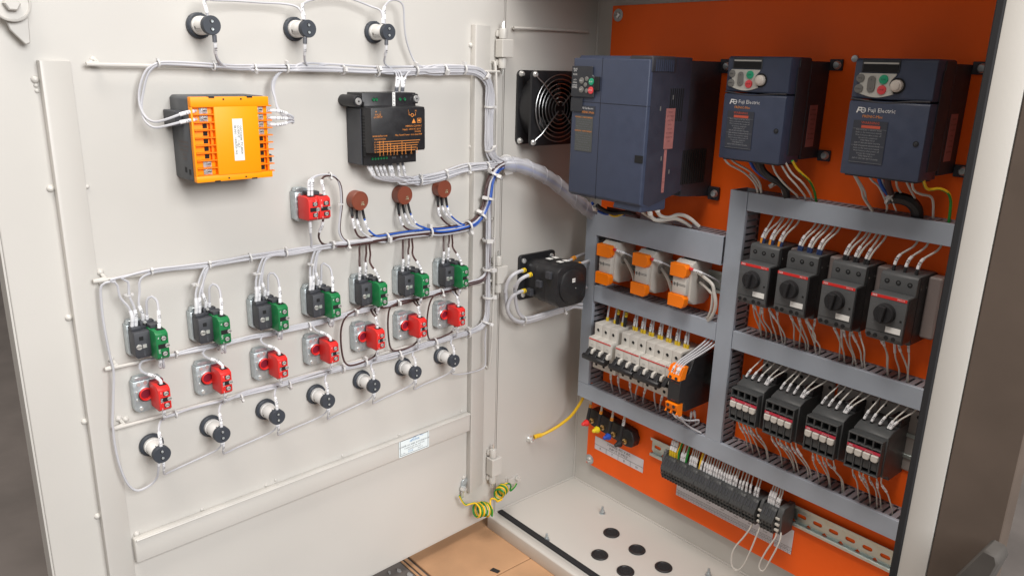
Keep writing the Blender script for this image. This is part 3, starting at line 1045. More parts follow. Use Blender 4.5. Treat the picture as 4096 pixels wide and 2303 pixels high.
OUT = DOOR.n
K = path(WALL, '21', [960, 760, 880, 695, 720, 575, 580, 452, 450, 356, 330, 288, 180, 236, 60, 222], [.062, .060, .055, .045, .038, .032, .026, .020])
D1 = lambda t, xy, h=.0165: path(DOOR, t, xy, h)
PA = K + D1('11', [2310, 215, 2255, 150, 2235, 60]) + D1('10', [2230, 1390, 2232, 1180, 2230, 1000, 2240, 850, 2215, 740, 2130, 672, 1990, 652, 1760, 655, 1540, 660, 1180, 672, 1000, 665, 840, 655, 560, 645, 310, 640, 20, 640]) + D1('00', [2360, 640, 2150, 635, 1950, 622, 1700, 600, 1450, 597])
TA = Trunk(PA, OUT)
PV = K + D1('11', [2320, 235, 2265, 320, 2235, 450, 2228, 600, 2222, 900, 2222, 1180]) + D1('12', [2222, 40, 2218, 200, 2210, 330, 2180, 425, 2090, 470, 2010, 500, 1720, 580, 1385, 690, 1070, 770, 860, 825, 560, 905, 360, 970, 0, 1050]) + D1('02', [2230, 1095, 1850, 1190, 1640, 1252])
TE = Trunk(PV, OUT)
PC = K + D1('11', [2335, 250, 2275, 300, 2240, 400, 2215, 560, 2165, 700, 2050, 800, 1850, 845, 1650, 862, 1450, 885, 1250, 918, 1080, 945, 900, 970, 740, 990, 540, 1020, 330, 1055, 0, 1105]) + D1('01', [2320, 1108, 1950, 1172, 1650, 1205, 1390, 1235, 1230, 1278])
TC = Trunk(PC, OUT)
PD = K + D1('11', [2320, 235, 2268, 320, 2245, 450, 2238, 600, 2232, 900, 2230, 1180, 2205, 1275, 2120, 1318, 2000, 1355, 1780, 1420]) + D1('12', [1650, 142, 1370, 212, 1000, 296, 860, 338, 700, 388, 560, 418, 400, 455, 210, 500]) + D1('02', [2569, 505, 2350, 540, 2000, 628, 1640, 692])
TD = Trunk(PD, OUT)
PB = K + D1('11', [2350, 224, 2190, 249, 2010, 264, 1800, 338, 1560, 382, 1380, 388, 1250, 372, 1160, 348])
TB = Trunk(PB, OUT)
XO = OUT
W2 = lambda base, *loc: [DOOR.M @ Vector((base[0] + a, base[1] + b, c)) for a, b, c in loc]

# ---- top harness: lamps, orange meter, upper terminals of the energy meter
H = harness("wire_harness", "grey white wire harness strapped along the top rod of the door", "wire harness", TA.p[len(TA.p) // 2])
p = path(DOOR, '00', [1835, 1035, 1700, 1065, 1560, 1115, 1440, 1140, 1350, 1080, 1300, 950, 1310, 800, 1365, 660, 1450, 600], [.052, .052, .046, .035, .02, .012, .011, .013, .016])
wire(H, p + TA.follow(p[-1], 1), WW, mk=[(.003, .019, "L1")], out=OUT)
p = path(DOOR, '00', [1840, 1115, 1700, 1140, 1560, 1175, 1440, 1193, 1350, 1120, 1322, 1000, 1340, 850, 1385, 690, 1470, 610], [.052, .052, .046, .035, .02, .012, .011, .013, .016])
wire(H, p + TA.follow(p[-1], 0), WW, mk=[(.003, .019, "N1")], out=OUT)
p = path(DOOR, '00', [2002, 322, 2010, 440, 2018, 530, 2060, 610, 2160, 640, 2300, 645], [.034, .034, .026, .018, .016, .016])
wire(H, p + TA.follow(p[-1], 3), WW, mk=[(.001, .0085, "", SHRINK, .0026), (.0095, .022, "B1")], out=OUT)
p = path(DOOR, '00', [2012, 480, 2028, 545, 2090, 615, 2200, 648, 2330, 650], [.03, .026, .018, .016, .016])
wire(H, p + TA.follow(p[-1], 4), WW)
p = path(DOOR, '10', [514, 346, 512, 440, 508, 520, 520, 590, 590, 640], [.034, .034, .028, .02, .017])
wire(H, p + TA.follow(p[-1], 5), WW, mk=[(.001, .008, "", SHRINK, .0026), (.009, .0225, "Y1")], out=OUT)
p = path(DOOR, '10', [1274, 362, 1272, 450, 1262, 520, 1256, 590, 1310, 635], [.034, .034, .028, .02, .017])
wire(H, p + TA.follow(p[-1], 6), WW, mk=[(.001, .008, "", SHRINK, .0026), (.009, .0235, "R1")], out=OUT)
# chain of the three top lamps
p = path(DOOR, '10', [498, 190, 490, 140, 470, 95, 420, 58, 300, 36, 100, 26], [.034, .032, .028, .022, .018, .016]) + path(DOOR, '00', [2200, 10, 1990, 3, 1930, -10], [.018, .024, .026]) + path(DOOR, '00', [1905, 5, 1925, 90, 1942, 160], [.028, .033, .034])
wire(H, p, WW, mk=[(.0005, .007, "", SLEEVE, .0021), (-.026, -.004, "N11")], out=OUT)
p = path(DOOR, '10', [1240, 225, 1238, 150, 1215, 95, 1130, 62, 1000, 10, 880, -25, 720, -25, 580, 0, 500, 35, 488, 70, 505, 150, 512, 190], [.034, .032, .028, .02, .018, .018, .018, .02, .026, .03, .033, .034])
wire(H, p, WW, mk=[(.0005, .007, "", SLEEVE, .0021), (-.020, -.005, "N12")], out=OUT)
p = path(DOOR, '10', [1258, 228, 1254, 150, 1252, 75, 1300, 15, 1370, 3, 1430, 55, 1440, 200, 1455, 350, 1500, 500, 1560, 600, 1680, 640], [.034, .033, .03, .024, .02, .02, .018, .016, .014, .016, .017])
wire(H, p + TA.follow(p[-1], 7), WW, mk=[(.006, .023, "N1")], out=OUT)
# right side of the orange meter
for k, (y, tx) in enumerate(((1035, "L31"), (1100, "L21"), (1158, "L111"))):
    p = path(DOOR, '10', [165, y, 230, y + 4 * k, 300, y + 12 - 4 * k, 392, 1085 + 25 * k, 402, 1108 + 22 * k, 350, 1075 + 20 * k, 270, 1030 + 8 * k, 235, 930, 222 - 8 * k, 820, 245 - 10 * k, 730, 300, 668, 400, 650], [.053, .055, .055, .054, .050, .042, .03, .02, .016, .016, .016, .017])
    wire(H, p + TA.follow(p[-1], 3 + k), WW, mk=[(.003, .009, "", SLEEVE, .0019), (.010, .024, tx)], out=OUT)
# upper terminals of the energy meter
for k, (x0, x1, x2, tx) in enumerate(((1362, 1372, 1330, "R11"), (1374, 1395, 1345, ""), (1416, 1418, 1375, ""), (1428, 1448, 1540, "N11"))):
    p = path(DOOR, '10', [x0, 862, x0 + 5, 800, x1, 730, (x1 + x2) / 2, 668, x2 + (60 if k == 3 else -60), 650], [.030, .030, .026, .020, .018])
    w = TA.follow(p[-1], k + 5)
    wire(H, p + (w if k == 3 else path(DOOR, '10', [x2 - 160, 655, x2 - 40, 690, x2 + 200, 672], .018) + TA.follow(DOOR.hit(*T('10', x2 + 300, 660), .017), k + 5)), WW, mk=[(.001, .006, "", SHRINK, .0018), (.007, .021, tx)], out=OUT)
for tt, x, y, R in (('00', 1478, 600, .0034), ('00', 1975, 618, .0038), ('00', 2365, 640, .0044), ('10', 318, 640, .0052), ('10', 840, 655, .0055), ('10', 1180, 672, .006), ('10', 1540, 660, .0064),
                    ('10', 1785, 655, .0064), ('10', 1985, 652, .0064), ('10', 2175, 700, .0064), ('10', 2230, 1010, .0066), ('10', 2232, 1390, .0066), ('11', 2010, 262, 0)):
    if R:
        tieT(H, TA, DOOR.hit(*T(tt, x, y), .016), R)

# ---- lower terminals of the energy meter
H = harness("wire_harness", "short harness of white wires from the black energy meter's lower terminals", "wire harness", TB.p[-10])
for k, (x0, x1, tx) in enumerate(((1100, 1150, ""), (1128, 1165, "S11"), (1172, 1210, "S12"), (1212, 1245, "S21"), (1248, 1280, "S22"), (1300, 1322, "N1"), (1322, 1345, "L10"), (1385, 1395, "L21"), (1432, 1450, "L31"))):
    p = path(DOOR, '11', [x0 - 10, 205, x0, 250, (x0 + x1) / 2 + 2, 295, x1, 338, x1 + 60, 365 if k < 7 else 350, x1 + 160, 384], [.022, .024, .024, .022, .02, .017])
    wire(H, p + TB.follow(p[-1], k), WW, mk=[(.001, .005, "", SHRINK, .0018), (.006, .021, tx)], out=OUT)
for x, y, R in ((1565, 382, .0056), (1800, 338, .0056), (2015, 262, .0058), (2190, 248, .0060)):
    tieT(H, TB, DOOR.hit(*T('11', x, y), .016), R)

# ---- middle harness: emergency stop, knobs, start button tops
H = harness("wire_harness", "curved harness of white, brown and blue wires below the brown knobs", "wire harness", TC.p[len(TC.p) // 2])
for k, (x0, m, tx) in enumerate(((548, WW, "N11"), (578, WW, "R11"), (695, WBR, "C1"))):
    up = [x0, 522, x0 + (0 if k < 2 else -12), 440] + ([x0 + 5, 385, 590 + 10 * k, 348, 665, 326, 745, 328] if k < 2 else [668, 390, 680, 352, 712, 336, 750, 335])
    p = path(DOOR, '11', up + [800, 345 + 4 * k, 838 + 5 * k, 430, 850 + 5 * k, 590, 836 + 4 * k, 740, 830 + 5 * k, 850, 862 + 6 * k, 925, 930, 958], [.036, .036, .034, .03, .026, .024, .022, .018, .016, .016, .016, .017])
    wire(H, p + TC.follow(p[-1], k), m, mk=[(.0005, .006, "", SLEEVE, .0019), (.007, .021, tx)], out=OUT)
q = DOOR.hit(*T('11', 747, 330), .0245)
tie(H, q, Vector(DOOR.r), OUT, .0036)
tie(H, DOOR.hit(*T('11', 850, 597), .018), Vector((0, 0, 1)), OUT, .0036)
p = path(DOOR, '11', [558, 745, 562, 800, 565, 870, 575, 960, 580, 1010], [.034, .032, .028, .02, .017])
wire(H, p + TC.follow(p[-1], 3), WW, mk=[(.003, .019, "1")], out=OUT)
p = path(DOOR, '11', [684, 742, 672, 800, 645, 870, 645, 920, 680, 970, 760, 985], [.034, .032, .026, .02, .017, .017])
wire(H, p + TC.follow(p[-1], 4), WBR, mk=[(.003, .019, "C10")], out=OUT)
pots = (((945, 620, 955, 720, 985, 850, 1030, 910), (1000, 640, 1000, 745, 1040, 850, 1110, 905), (1045, 625, 1070, 740, 1100, 830, 1180, 895)),
        ((1378, 575, 1395, 700, 1425, 790, 1490, 840), (1425, 590, 1445, 690, 1495, 790, 1590, 830), (1470, 570, 1500, 690, 1550, 780, 1620, 815)),
        ((1748, 520, 1758, 620, 1775, 710, 1870, 800), (1788, 530, 1795, 620, 1835, 700, 1960, 797), (1828, 520, 1842, 620, 1875, 705, 1990, 790)))
for j, pt in enumerate(pots):
    for k, (m, xy) in enumerate(zip((WBR, WW, WBL), pt)):
        p = path(DOOR, '11', list(xy), [.004, .014, .017, .018])
        L1 = (p[1] - p[0]).length
        wire(H, p + TC.follow(p[-1], 5 + k + 2 * j, skip=3), m, mk=[(.0, L1 * .97, "", WK, .0020), (L1 + .002, L1 + .016, "V%d0" % (k + j * 3 + 1))], out=OUT)
for x, y, R in ((330, 1055, .0046), (740, 990, .0052), (905, 968, .0056), (1250, 918, .0066), (1650, 862, .0072), (2030, 806, .0078), (2170, 700, .0084), (2220, 560, .0086), (2265, 330, .0086)):
    tieT(H, TC, DOOR.hit(*T('11', x, y), .016), R)
for x, y, R in ((1390, 1235, .0034), (1950, 1172, .0038), (2330, 1106, .0040)):
    tieT(H, TC, DOOR.hit(*T('01', x, y), .016), R)
# start buttons: two pairs and a jumper on the left four, brown single leads on the right three
for i, u in enumerate(UI):
    b = (-u + (.0003, -.0005, .0005, .0012, .0012, 0, .0004)[i], GZ_[i])
    dz = TC.p[TC.near(DOOR.at(b[0], .56, .0165))].z - b[1]          # height of the trunk above the button
    if i < 4:
        for k in range(2):
            x = -.0118 + .0042 * k
            jx = (-.022 + .012 * k if i == 0 else .004 + .005 * k - .002 * i)
            p = W2(b, (x, .0180, .0185), (x + .0005, .030, .0205), (x + .001 + jx * .12, .042, .0195), ((x + jx) * .6, dz - .022, .017), (jx, dz - .006, .0165), (jx + (.008 if i else -.006), dz - .0005, .0165))
            wire(H, p + TC.follow(p[-1], (k + (i > 1)) % 3, skip=3), WW, mk=[(.0005, .006, "", SLEEVE, .0020), (.0068, .020, "N1" if k else "")], out=OUT)
        tie(H, DOOR.M @ Vector((b[0] + (-.0095 if i else -.0125), b[1] + dz * .73, .0185)), Vector((0, 0, 1)), OUT, .0034)
        jx = .010 if i else .006
        p = W2(b, (.0012, .0222, .0160), (.0008, .031, .0195), (-.002, .042, .0185), (.001, dz - .020, .0165), (jx * .5, dz - .006, .0165), (jx + .008, dz - .0005, .0165))
        wire(H, p + TC.follow(p[-1], i % 4, skip=3), WW, mk=[(.0005, .006, "", SLEEVE, .0020), (.0068, .020, "G%d" % (7 - i))], out=OUT)
        p = W2(b, (.0060, .0222, .0160), (.0058, .034, .0190), (.0062, .046 + .002 * i, .021), (.0105, .0515 + .001 * (i % 3), .024), (.0150, .046, .028), (.0135, .034, .034), (.0105, .0165, .0390))
        wire(H, p, WW, mk=[(.0005, .006, "", SLEEVE, .0020), (-.0205, -.007, "G%d" % (5 + i)), (-.006, -.0005, "", SLEEVE, .0020)], out=OUT)
    else:
        for k, (x, y, z, jx, tx) in enumerate(((-.0105, .0180, .0185, -.0060, "VE%d" % (i - 1)), (.0012, .0222, .0160, .0050, "G%d" % i), (.0105, .0165, .0390, .0100, "G1%d" % i))):
            p = W2(b, (x, y, z), (x - .0003 + (-.003 if k == 2 else 0), y + .012, z + .003 - (.006 if k == 2 else 0)), (x + (-.008 if k == 2 else .0005), y + .026, z - (.012 if k == 2 else -.001)), (x + (jx - x) * .6, dz - .020, .0170), (jx, dz - .004, .0165), (jx + .012, dz, .0168))
            wire(H, p + TC.follow(p[-1], 4 + (k + i) % 4, skip=3), WBR, mk=[(.0005, .0045, "", SLEEVE, .0020), (.0060, .0200, tx)], out=OUT)

# ---- third row: harness behind the green contacts down to the red ones
H = harness("wire_harness", "thin wire harness along the rod between green and red contact rows", "wire harness", TD.p[len(TD.p) // 2])
for i, u in enumerate(UI):
    b = (-u, GZ_[i])
    dn = TD.p[TD.near(DOOR.at(-u, .455, .0165))].z - b[1]
    m = WW if i < 4 else WBR
    for k in range(2 if i < 4 else 1):
        x = .0092 + .0035 * k - .001
        p = W2(b, (x, -.0185, .0380), (x + .0006, -.0235, .0375), (x + .0010, -.0320 - .001 * k, .0335), (x + .004, -.0350, .028), (x + .006, -.0320, .021), (x + .010, dn - .001, .0165))
        wire(H, p + TD.follow(p[-1], (i // 2 + k) % 4, skip=3), m, mk=[(.003, .0135, "G%d" % (i + 3))] if k == 0 else [], out=OUT)
    rb = (-u, RZ_[i])
    up = TD.p[TD.near(DOOR.at(-u, .455, .0165))].z - rb[1]
    if i < 4:
        p = W2(rb, (.0078, .0176, .0350), (.0074, .0225, .0345), (.0030, .0275, .0290), (-.0060, .0320, .0225), (-.0085, .0375, .0180), (-.0060, up - .001, .0165), (.003, up + .001, .0165))
        mk = [(.0005, .006, "", SLEEVE, .0020), (.0062, .0205, "G%d" % (8 - i))]
    else:
        p = W2(rb, (.0078, .0176, .0350), (.0077, .0250, .0350), (.0074, .0340, .0320), (.0074, up - .004, .024), (.012, up, .0168))
        mk = [(.0005, .0045, "", SLEEVE, .0020), (.0058, .0170, "G%d1" % (i - 1))]
    wire(H, p + TD.follow(p[-1], (i // 2) % 4, skip=3), WW if i < 4 or i == 6 else WBR, mk=mk, out=OUT)
for k, xy in enumerate(((1250, 262, 1200, 232, 1100, 222, 1010, 272, 905, 335, 857, 430, 848, 560, 868, 720, 912, 793, 1010, 782, 1130, 730, 1178, 690, 1188, 640),
                        (1640, 170, 1560, 178, 1440, 195, 1340, 232, 1300, 280, 1288, 400, 1295, 540, 1312, 630, 1350, 660, 1440, 645, 1520, 610, 1560, 570, 1572, 525),
                        (1960, 70, 1880, 95, 1780, 118, 1715, 150, 1675, 230, 1655, 360, 1655, 460, 1665, 530, 1690, 560, 1780, 535, 1860, 500, 1895, 470, 1915, 430))):
    p = path(DOOR, '12', list(xy), [.022, .022, .021, .020, .018, .015, .014, .015, .018, .0195, .0215, .026, .034])
    wire(H, p, WBR, mk=[(-.012, -.002, "G%d" % (6 + k))] if k else [], out=OUT)
for tt, x, y, R in (('02', 1645, 690, .0038), ('02', 2020, 622, .0040), ('12', 560, 418, .0046), ('12', 1000, 296, .0050), ('12', 1370, 212, .0052), ('12', 1780, 108, .0054), ('11', 2010, 1352, .0054)):
    tieT(H, TD, DOOR.hit(*T(tt, x, y), .016), R)

# ---- bottom harness: red contacts and bottom lamps, up the hinge side
H = harness("wire_harness", "white wire harness between the red contacts and the bottom lamp row", "wire harness", TE.p[len(TE.p) // 2])
for i, u in enumerate(UI):
    rb = (-u, RZ_[i])
    zt = TE.p[TE.near(DOOR.at(-u, .38, .0165))].z
    dn = zt - rb[1]
    p = W2(rb, (.0078, -.0126, .0350), (.0080, -.0165, .0345), (.0090, (dn - .0126) * .64, .0290), (.0120, dn + .001, .0200), (.022, dn + .001, .0170))
    wire(H, p + TE.follow(p[-1], i // 2, skip=3), WW, mk=[(.002, .0125, "G%d" % (9 - i))], out=OUT)
    lb = (-u, LAMPZ[i])
    up = zt - lb[1]
    p = W2(lb, (0.0005, .0092, .0335), (.0005, .0150, .0335), (.0012, .0230, .0310), (.0040, up - .009, .0220), (.0105, up - .0015, .0170), (.024, up, .0165))
    wire(H, p + TE.follow(p[-1], (i + 2) // 2, skip=3), WW, mk=[(.0005, .004, "", SLEEVE, .0020), (.005, .0185, "OL%d" % (i + 1))], out=OUT)
for tt, x, y, R in (('02', 1650, 1250, .0036), ('02', 2230, 1095, .0040), ('12', 360, 970, .0046), ('12', 860, 825, .0052), ('12', 1070, 770, .0056), ('12', 1385, 690, .006), ('12', 1720, 580, .0064), ('12', 2010, 500, .0068),
                    ('12', 2200, 385, .0072), ('12', 2215, 140, .0080), ('11', 2222, 1180, .0085), ('11', 2222, 900, .0088)):
    tieT(H, TE, DOOR.hit(*T(tt, x, y), .016), R)

# ---- return wire that chains the bottom lamps
H = harness("lamp_return_wire", "thin white wire looping from lamp to lamp under the bottom row", "wire", DOOR.at(-.36, .31, .02))
for i in range(6):
    A, B = (-UI[i], LAMPZ[i]), (-UI[i + 1], LAMPZ[i + 1])
    p = W2(A, (.0012, -.0090, .0335), (.0014, -.0170, .0330), (.0030, -.0310 + .001 * (i % 3), .0260), (.0100, -.0345, .020), (.030, -.0340, .016)) + W2(B, (-.016, -.0300, .018), (-.0045, -.0230, .026), (-.0012, -.0150, .0325), (-.0010, -.0090, .0335))
    wire(H, p, WW, r=.00115, mk=[(.0005, .004, "", SLEEVE, .0018), (.005, .015, "N%d" % (i + 1)), (-.004, -.0005, "", SLEEVE, .0018)], out=OUT)
p = W2((-UI[6], LAMPZ[6]), (.0012, -.0090, .0335), (.0014, -.0170, .0330)) + path(DOOR, '12', [1880, 870, 1950, 880, 2060, 862, 2150, 835, 2195, 800, 2200, 700, 2196, 560, 2205, 450], [.024, .02, .018, .017, .017, .0165, .0165, .0165])
wire(H, p, WW, r=.00115, mk=[(.0005, .004, "", SLEEVE, .0018), (.005, .015, "N1")], out=OUT)
p = path(DOOR, '03', [1485, 390, 1478, 460, 1465, 530, 1400, 600, 1280, 648, 1190, 580, 1120, 420, 1075, 230, 1055, 60], [.033, .030, .024, .018, .015, .014, .014, .013, .013]) + path(DOOR, '02', [1050, 1350, 1058, 1100, 1062, 860, 1030, 720, 985, 500, 955, 300, 940, 90, 965, 35, 1010, 20, 1080, 5], [.013, .013, .0135, .014, .014, .013, .013, .014, .015, .016])
wire(H, p, WW, mk=[(.0005, .004, "", SLEEVE, .0018)], out=OUT)

# ---- clear spiral sleeve from the door to the duct
Hs = harness("spiral_sleeve", "clear spiral sleeve carrying the door wires past the hinge into the cabinet", "cable sleeve", K[4])
kk = dense(K + D1('11', [2395, 212]), .004)
MB().tube([q - K[4] for q in kk],   .0118, 14, caps=False, rs=[.0118 + .0006 * math.sin(i * 1.6) for i in range(len(kk))]).obj("sleeve", SPIRAL, Hs)
pts = []
for i in range(len(kk) * 6):
    j = min(len(kk) - 2, i // 6)
    c = kk[j].lerp(kk[j + 1], (i % 6) / 6)
    tg = (kk[j + 1] - kk[j]).normalized()
    n1 = Vector((0, 0, 1)).cross(tg).normalized()
    n2 = tg.cross(n1)
    a = i * .20
    pts.append(c - K[4] + (n1 * math.cos(a) + n2 * math.sin(a)) * .0126)
MB().tube(pts, .0005, 5).obj("spiral_edge", SPIRAL, Hs)
tie(Hs, kk[-2], (kk[-1] - kk[-3]).normalized(), OUT, .0112)
# ================================================================== inside the cabinet: mounting plate, ducts, rails (local frame: x right, y up, z out of the plate)
t = thing("mounting_plate", "bright orange painted steel mounting plate at the back of the cabinet", "mounting plate", BACK.M)
PX0, PX1, PZ0, PZ1 = .0450, .6850, .0565, .8965
MB().box(PX0, PX1, PZ0, PZ1, -.0025, 0).obj("sheet", ORANGE, t, bevel=.0006)
for x, y in ((.0590, .8815), (.0545, .0680)):
    MB().lathe((x, y, 0), [(.0100, .0002), (.0100, .0014), (.0046, .0016)], 20).obj("washer", ZINC, t)
    MB().mt(0).lathe((x, y, .0016), [(.0052, 0), (.0050, .003), (.0040, .0036)], 14).mt(1).box(x - .0042, x + .0042, y - .0005, y + .0005, .0051, .0054).obj("screw", [STEEL, DARK], t)
MB().lathe((.47, .8180, 0), [(.0045, .0002), (.0042, .003), (.001, .0034)], 14).obj("screw", ZINC, t)

HD = .042
FL = .0066
PITCH_D = .0100
fing_h = MB().box(0, FL, -.0012, 0, .002, HD - .0022).mesh("finger", DUCTD)      # on a horizontal duct's upper side
fing_v = MB().box(0, .0012, 0, FL, .002, HD - .0022).mesh("finger", DUCTD)       # on a vertical duct's right side


def duct(label, x0, x1, y0, y1, vert, h=HD):
    t = thing("cable_duct", label, "cable duct", BACK.m(x0, y0), "grey slotted cable ducts")
    w, hh = x1 - x0, y1 - y0
    MB().box(.0005, w - .0005, .0005, hh - .0005, .0003, .0020).obj("base", DUCTD, t)
    s = MB()
    if vert:
        s.prism([(-.0010, h - .006), (.0004, h - .006), (.0004, h - .0015), (w - .0004, h - .0015), (w - .0004, h - .006), (w + .0010, h - .006), (w + .0010, h - .0006), (w + .0002, h), (-.0002, h), (-.0010, h - .0006)][::-1], 0, hh, 'y') if False else None
        s.box(-.0010, w + .0010, 0, hh, h - .0015, h)
        s.box(-.0010, .0002, 0, hh, h - .0065, h - .0016)
        s.box(w - .0002, w + .0010, 0, hh, h - .0065, h - .0016)
    else:
        s.box(0, w, -.0010, hh + .0010, h - .0015, h)
        s.box(0, w, -.0010, .0002, h - .0065, h - .0016)
        s.box(0, w, hh - .0002, hh + .0010, h - .0065, h - .0016)
    s.obj("cover", DUCT, t, bevel=.0005)
    if vert:
        MB().box(0, .0012, 0, hh, .002, h - .0022).obj("side_wall", DUCTD, t)
        MB().box(w - .0012, w, 0, hh, .002, .0075).obj("side_wall", DUCTD, t)
        for k in range(int(hh / PITCH_D)):
            put("finger", fing_v, t, TR(w - .0012, k * PITCH_D + .0015, 0) @ Matrix.Diagonal((1, 1, (h - .0022) / (HD - .0022), 1)))
    else:
        MB().box(0, w, 0, .0012, .002, h - .0022).obj("side_wall", DUCTD, t)
        MB().box(0, w, hh - .0012, hh, .002, .0075).obj("side_wall", DUCTD, t)
        for k in range(int(w / PITCH_D)):
            put("finger", fing_h, t, TR(k * PITCH_D + .0015, hh, 0) @ Matrix.Diagonal((1, 1, (h - .0022) / (HD - .0022), 1)))
    return t


duct("grey vertical cable duct at the left edge beside the cabinet wall", .0525, .0760, .2420, .5560, True)
duct("grey vertical cable duct in the middle between breakers and motor starters", .3345, .3610, .2415, .6345, True)
duct("wide grey cable duct under the large slate blue inverter", .0790, .3325, .5225, .5640, False, .046)
duct("short grey cable duct between the orange tipped relays and the white breakers", .0785, .3330, .4035, .4300, False)
duct("long grey cable duct along the bottom above the terminal blocks", .0520, .6900, .2140, .2405, False)
duct("grey cable duct under the two small inverters", .3630, .6900, .6090, .6335, False)
duct("grey cable duct between motor starters and contactors", .3630, .6900, .4000, .4262, False)


def rail(label, x0, x1, yc, slots=True):
    t = thing("mounting_rail", label, "rail", BACK.m(x0, yc), "zinc mounting rails")
    w = x1 - x0
    s = MB()
    s.box(0, w, -.0175, -.0125, .0063, .0075)
    s.box(0, w, .0125, .0175, .0063, .0075)
    s.box(0, w, -.0136, -.0124, .0004, .0062)
    s.box(0, w, .0124, .0136, .0004, .0062)
    s.obj("flange", RAILM, t, bevel=.0003)
    if not slots:
        MB().box(0, w, -.0123, .0123, .0003, .0015).obj("web", RAILM, t)
        return t
    # web with real oblong openings
    pitch, sl, sw = .0250, .0145, .0062
    n = int(w / pitch) + 1
    v, f = [], []
    MBs = MB()
    for k in range(n):
        xa, xb = k * pitch, min(w, (k + 1) * pitch)
        if xb - xa < pitch - 1e-6:
            MBs.box(xa, xb, -.0123, .0123, .0003, .0015)
            continue
        cx = (xa + xb) / 2
        hole = []
        for j in range(16):
            a = 2 * math.pi * (j + .5) / 16
            hole.append((cx + (sl - sw) / 2 * (1 if math.cos(a) > 0 else -1) + sw / 2 * math.cos(a), sw / 2 * math.sin(a)))
        out = []
        for j in range(16):
            a = 2 * math.pi * (j + .5) / 16
            c, q = math.cos(a), math.sin(a)
            m = max(abs(c), abs(q))
            out.append((cx + c / m * (xb - xa) / 2, q / m * .0123))
        o_ = len(MBs.v)
        MBs.add([(x, y, .0015) for x, y in hole] + [(x, y, .0015) for x, y in out] + [(x, y, .0003) for x, y in hole], [(j, 16 + j, 16 + (j + 1) % 16, (j + 1) % 16) for j in range(16)] + [(j, (j + 1) % 16, 32 + (j + 1) % 16, 32 + j) for j in range(16)])
    MBs.obj("web", RAILM, t)
    return t


rail("zinc slotted rail at the bottom carrying the terminal blocks", .2015, .6900, .1590)
rail("zinc rail behind the orange tipped relays", .0830, .3310, .4830, False)
rail("zinc rail behind the white circuit breakers", .0830, .3310, .3300, False)
rail("zinc rail behind the motor starters", .3660, .6750, .5250)
rail("zinc rail behind the contactors", .3660, .6750, .3320)
t = thing("rail_screw", "round screw holding the left end of the bottom rail", "screw", BACK.m(.2335, .1590, .0016))
MB().mt(0).lathe((0, 0, 0), [(.0050, 0), (.0044, .0020), (.0014, .0024)], 14).mt(1).box(-.0034, .0034, -.0005, .0005, .0024, .0026).obj("head", [ZINC, DARK], t)

# ---------------------------------------------------------------- circuit breakers
MCBW = .0525 / 3


def breaker(label, x0, poles, y0=.2875, first=False):
    t = thing("circuit_breaker", label, "circuit breaker", BACK.m(x0, y0), "white circuit breakers")
    for k in range(poles):
        xa, xb = k * MCBW + .00015, (k + 1) * MCBW - .00015
        s = MB()
        s.prism([(0, .0003), (.0835, .0003), (.0835, .0545), (.0825, .0560), (.0615, .0560), (.0610, .0700), (.0180, .0700), (.0175, .0560), (.0010, .0560), (0, .0545)], xa, xb, 'x')
        o = s.obj("pole_housing", GREYW, t, bevel=.0005, seg=2)
        cx = (xa + xb) / 2
        for y in (.0720, .0085):
            MB().mt(1).lathe((cx, y, .0560), [(.0036, .0001), (.0036, .0007), (.0031, .0008), (.0029, .0003)], 14, caps=(True, False)).mt(0).cyl((cx, y, .0561), .0030, 0, .0003, 14).obj("terminal_hole", [DARK, GREYW], o)
        MB().box(cx - .0066, cx + .0066, .0240, .0430, .0701, .0704).obj("toggle_slot", DARK, o)
        MB().prism([(.0300, .0704), (.0425, .0704), (.0415, .0770), (.0330, .0850), (.0300, .0850)], cx - .0040, cx + .0040, 'x').obj("toggle", BLACK, o, bevel=.0006)
        MB().prism([(.0340, .0701), (.0440, .0701), (.0425, .0775), (.0360, .0800), (.0340, .0790)], xb - .0036, xb + .0014, 'x').obj("toggle_guard", GREYW, o, bevel=.0006)
        s = MB()
        s.text("C16" if k else "S20%d" % poles, cx, .0480, .0703, .0030)
        s.text("~400", cx, .0220, .0703, .0024)
        s.obj("printed_mark", PRINTG, o, flat=True)
    W = poles * MCBW
    if poles > 1:
        MB().prism([(.0235, .0740), (.0320, .0740), (.0340, .0840), (.0310, .0875), (.0250, .0860), (.0225, .0800)], .0006, W - .0006, 'x').obj("toggle_bar", BLACK, t, bevel=.0008)
    MB().box(.0006 if poles == 1 else .0015, W - .0012, .0573, .0590, .0702, .0706).obj("red_stripe", RED, t)
    return t


breaker("white three pole breaker at the far left, standing apart from the others", .0985, 3)
breaker("second white three pole breaker, beside the gap", .1605, 3)
breaker("third white three pole breaker, next to the black supply module", .2145, 3)
breaker("narrow single pole white breaker half hidden by the black supply module", .2672, 1)

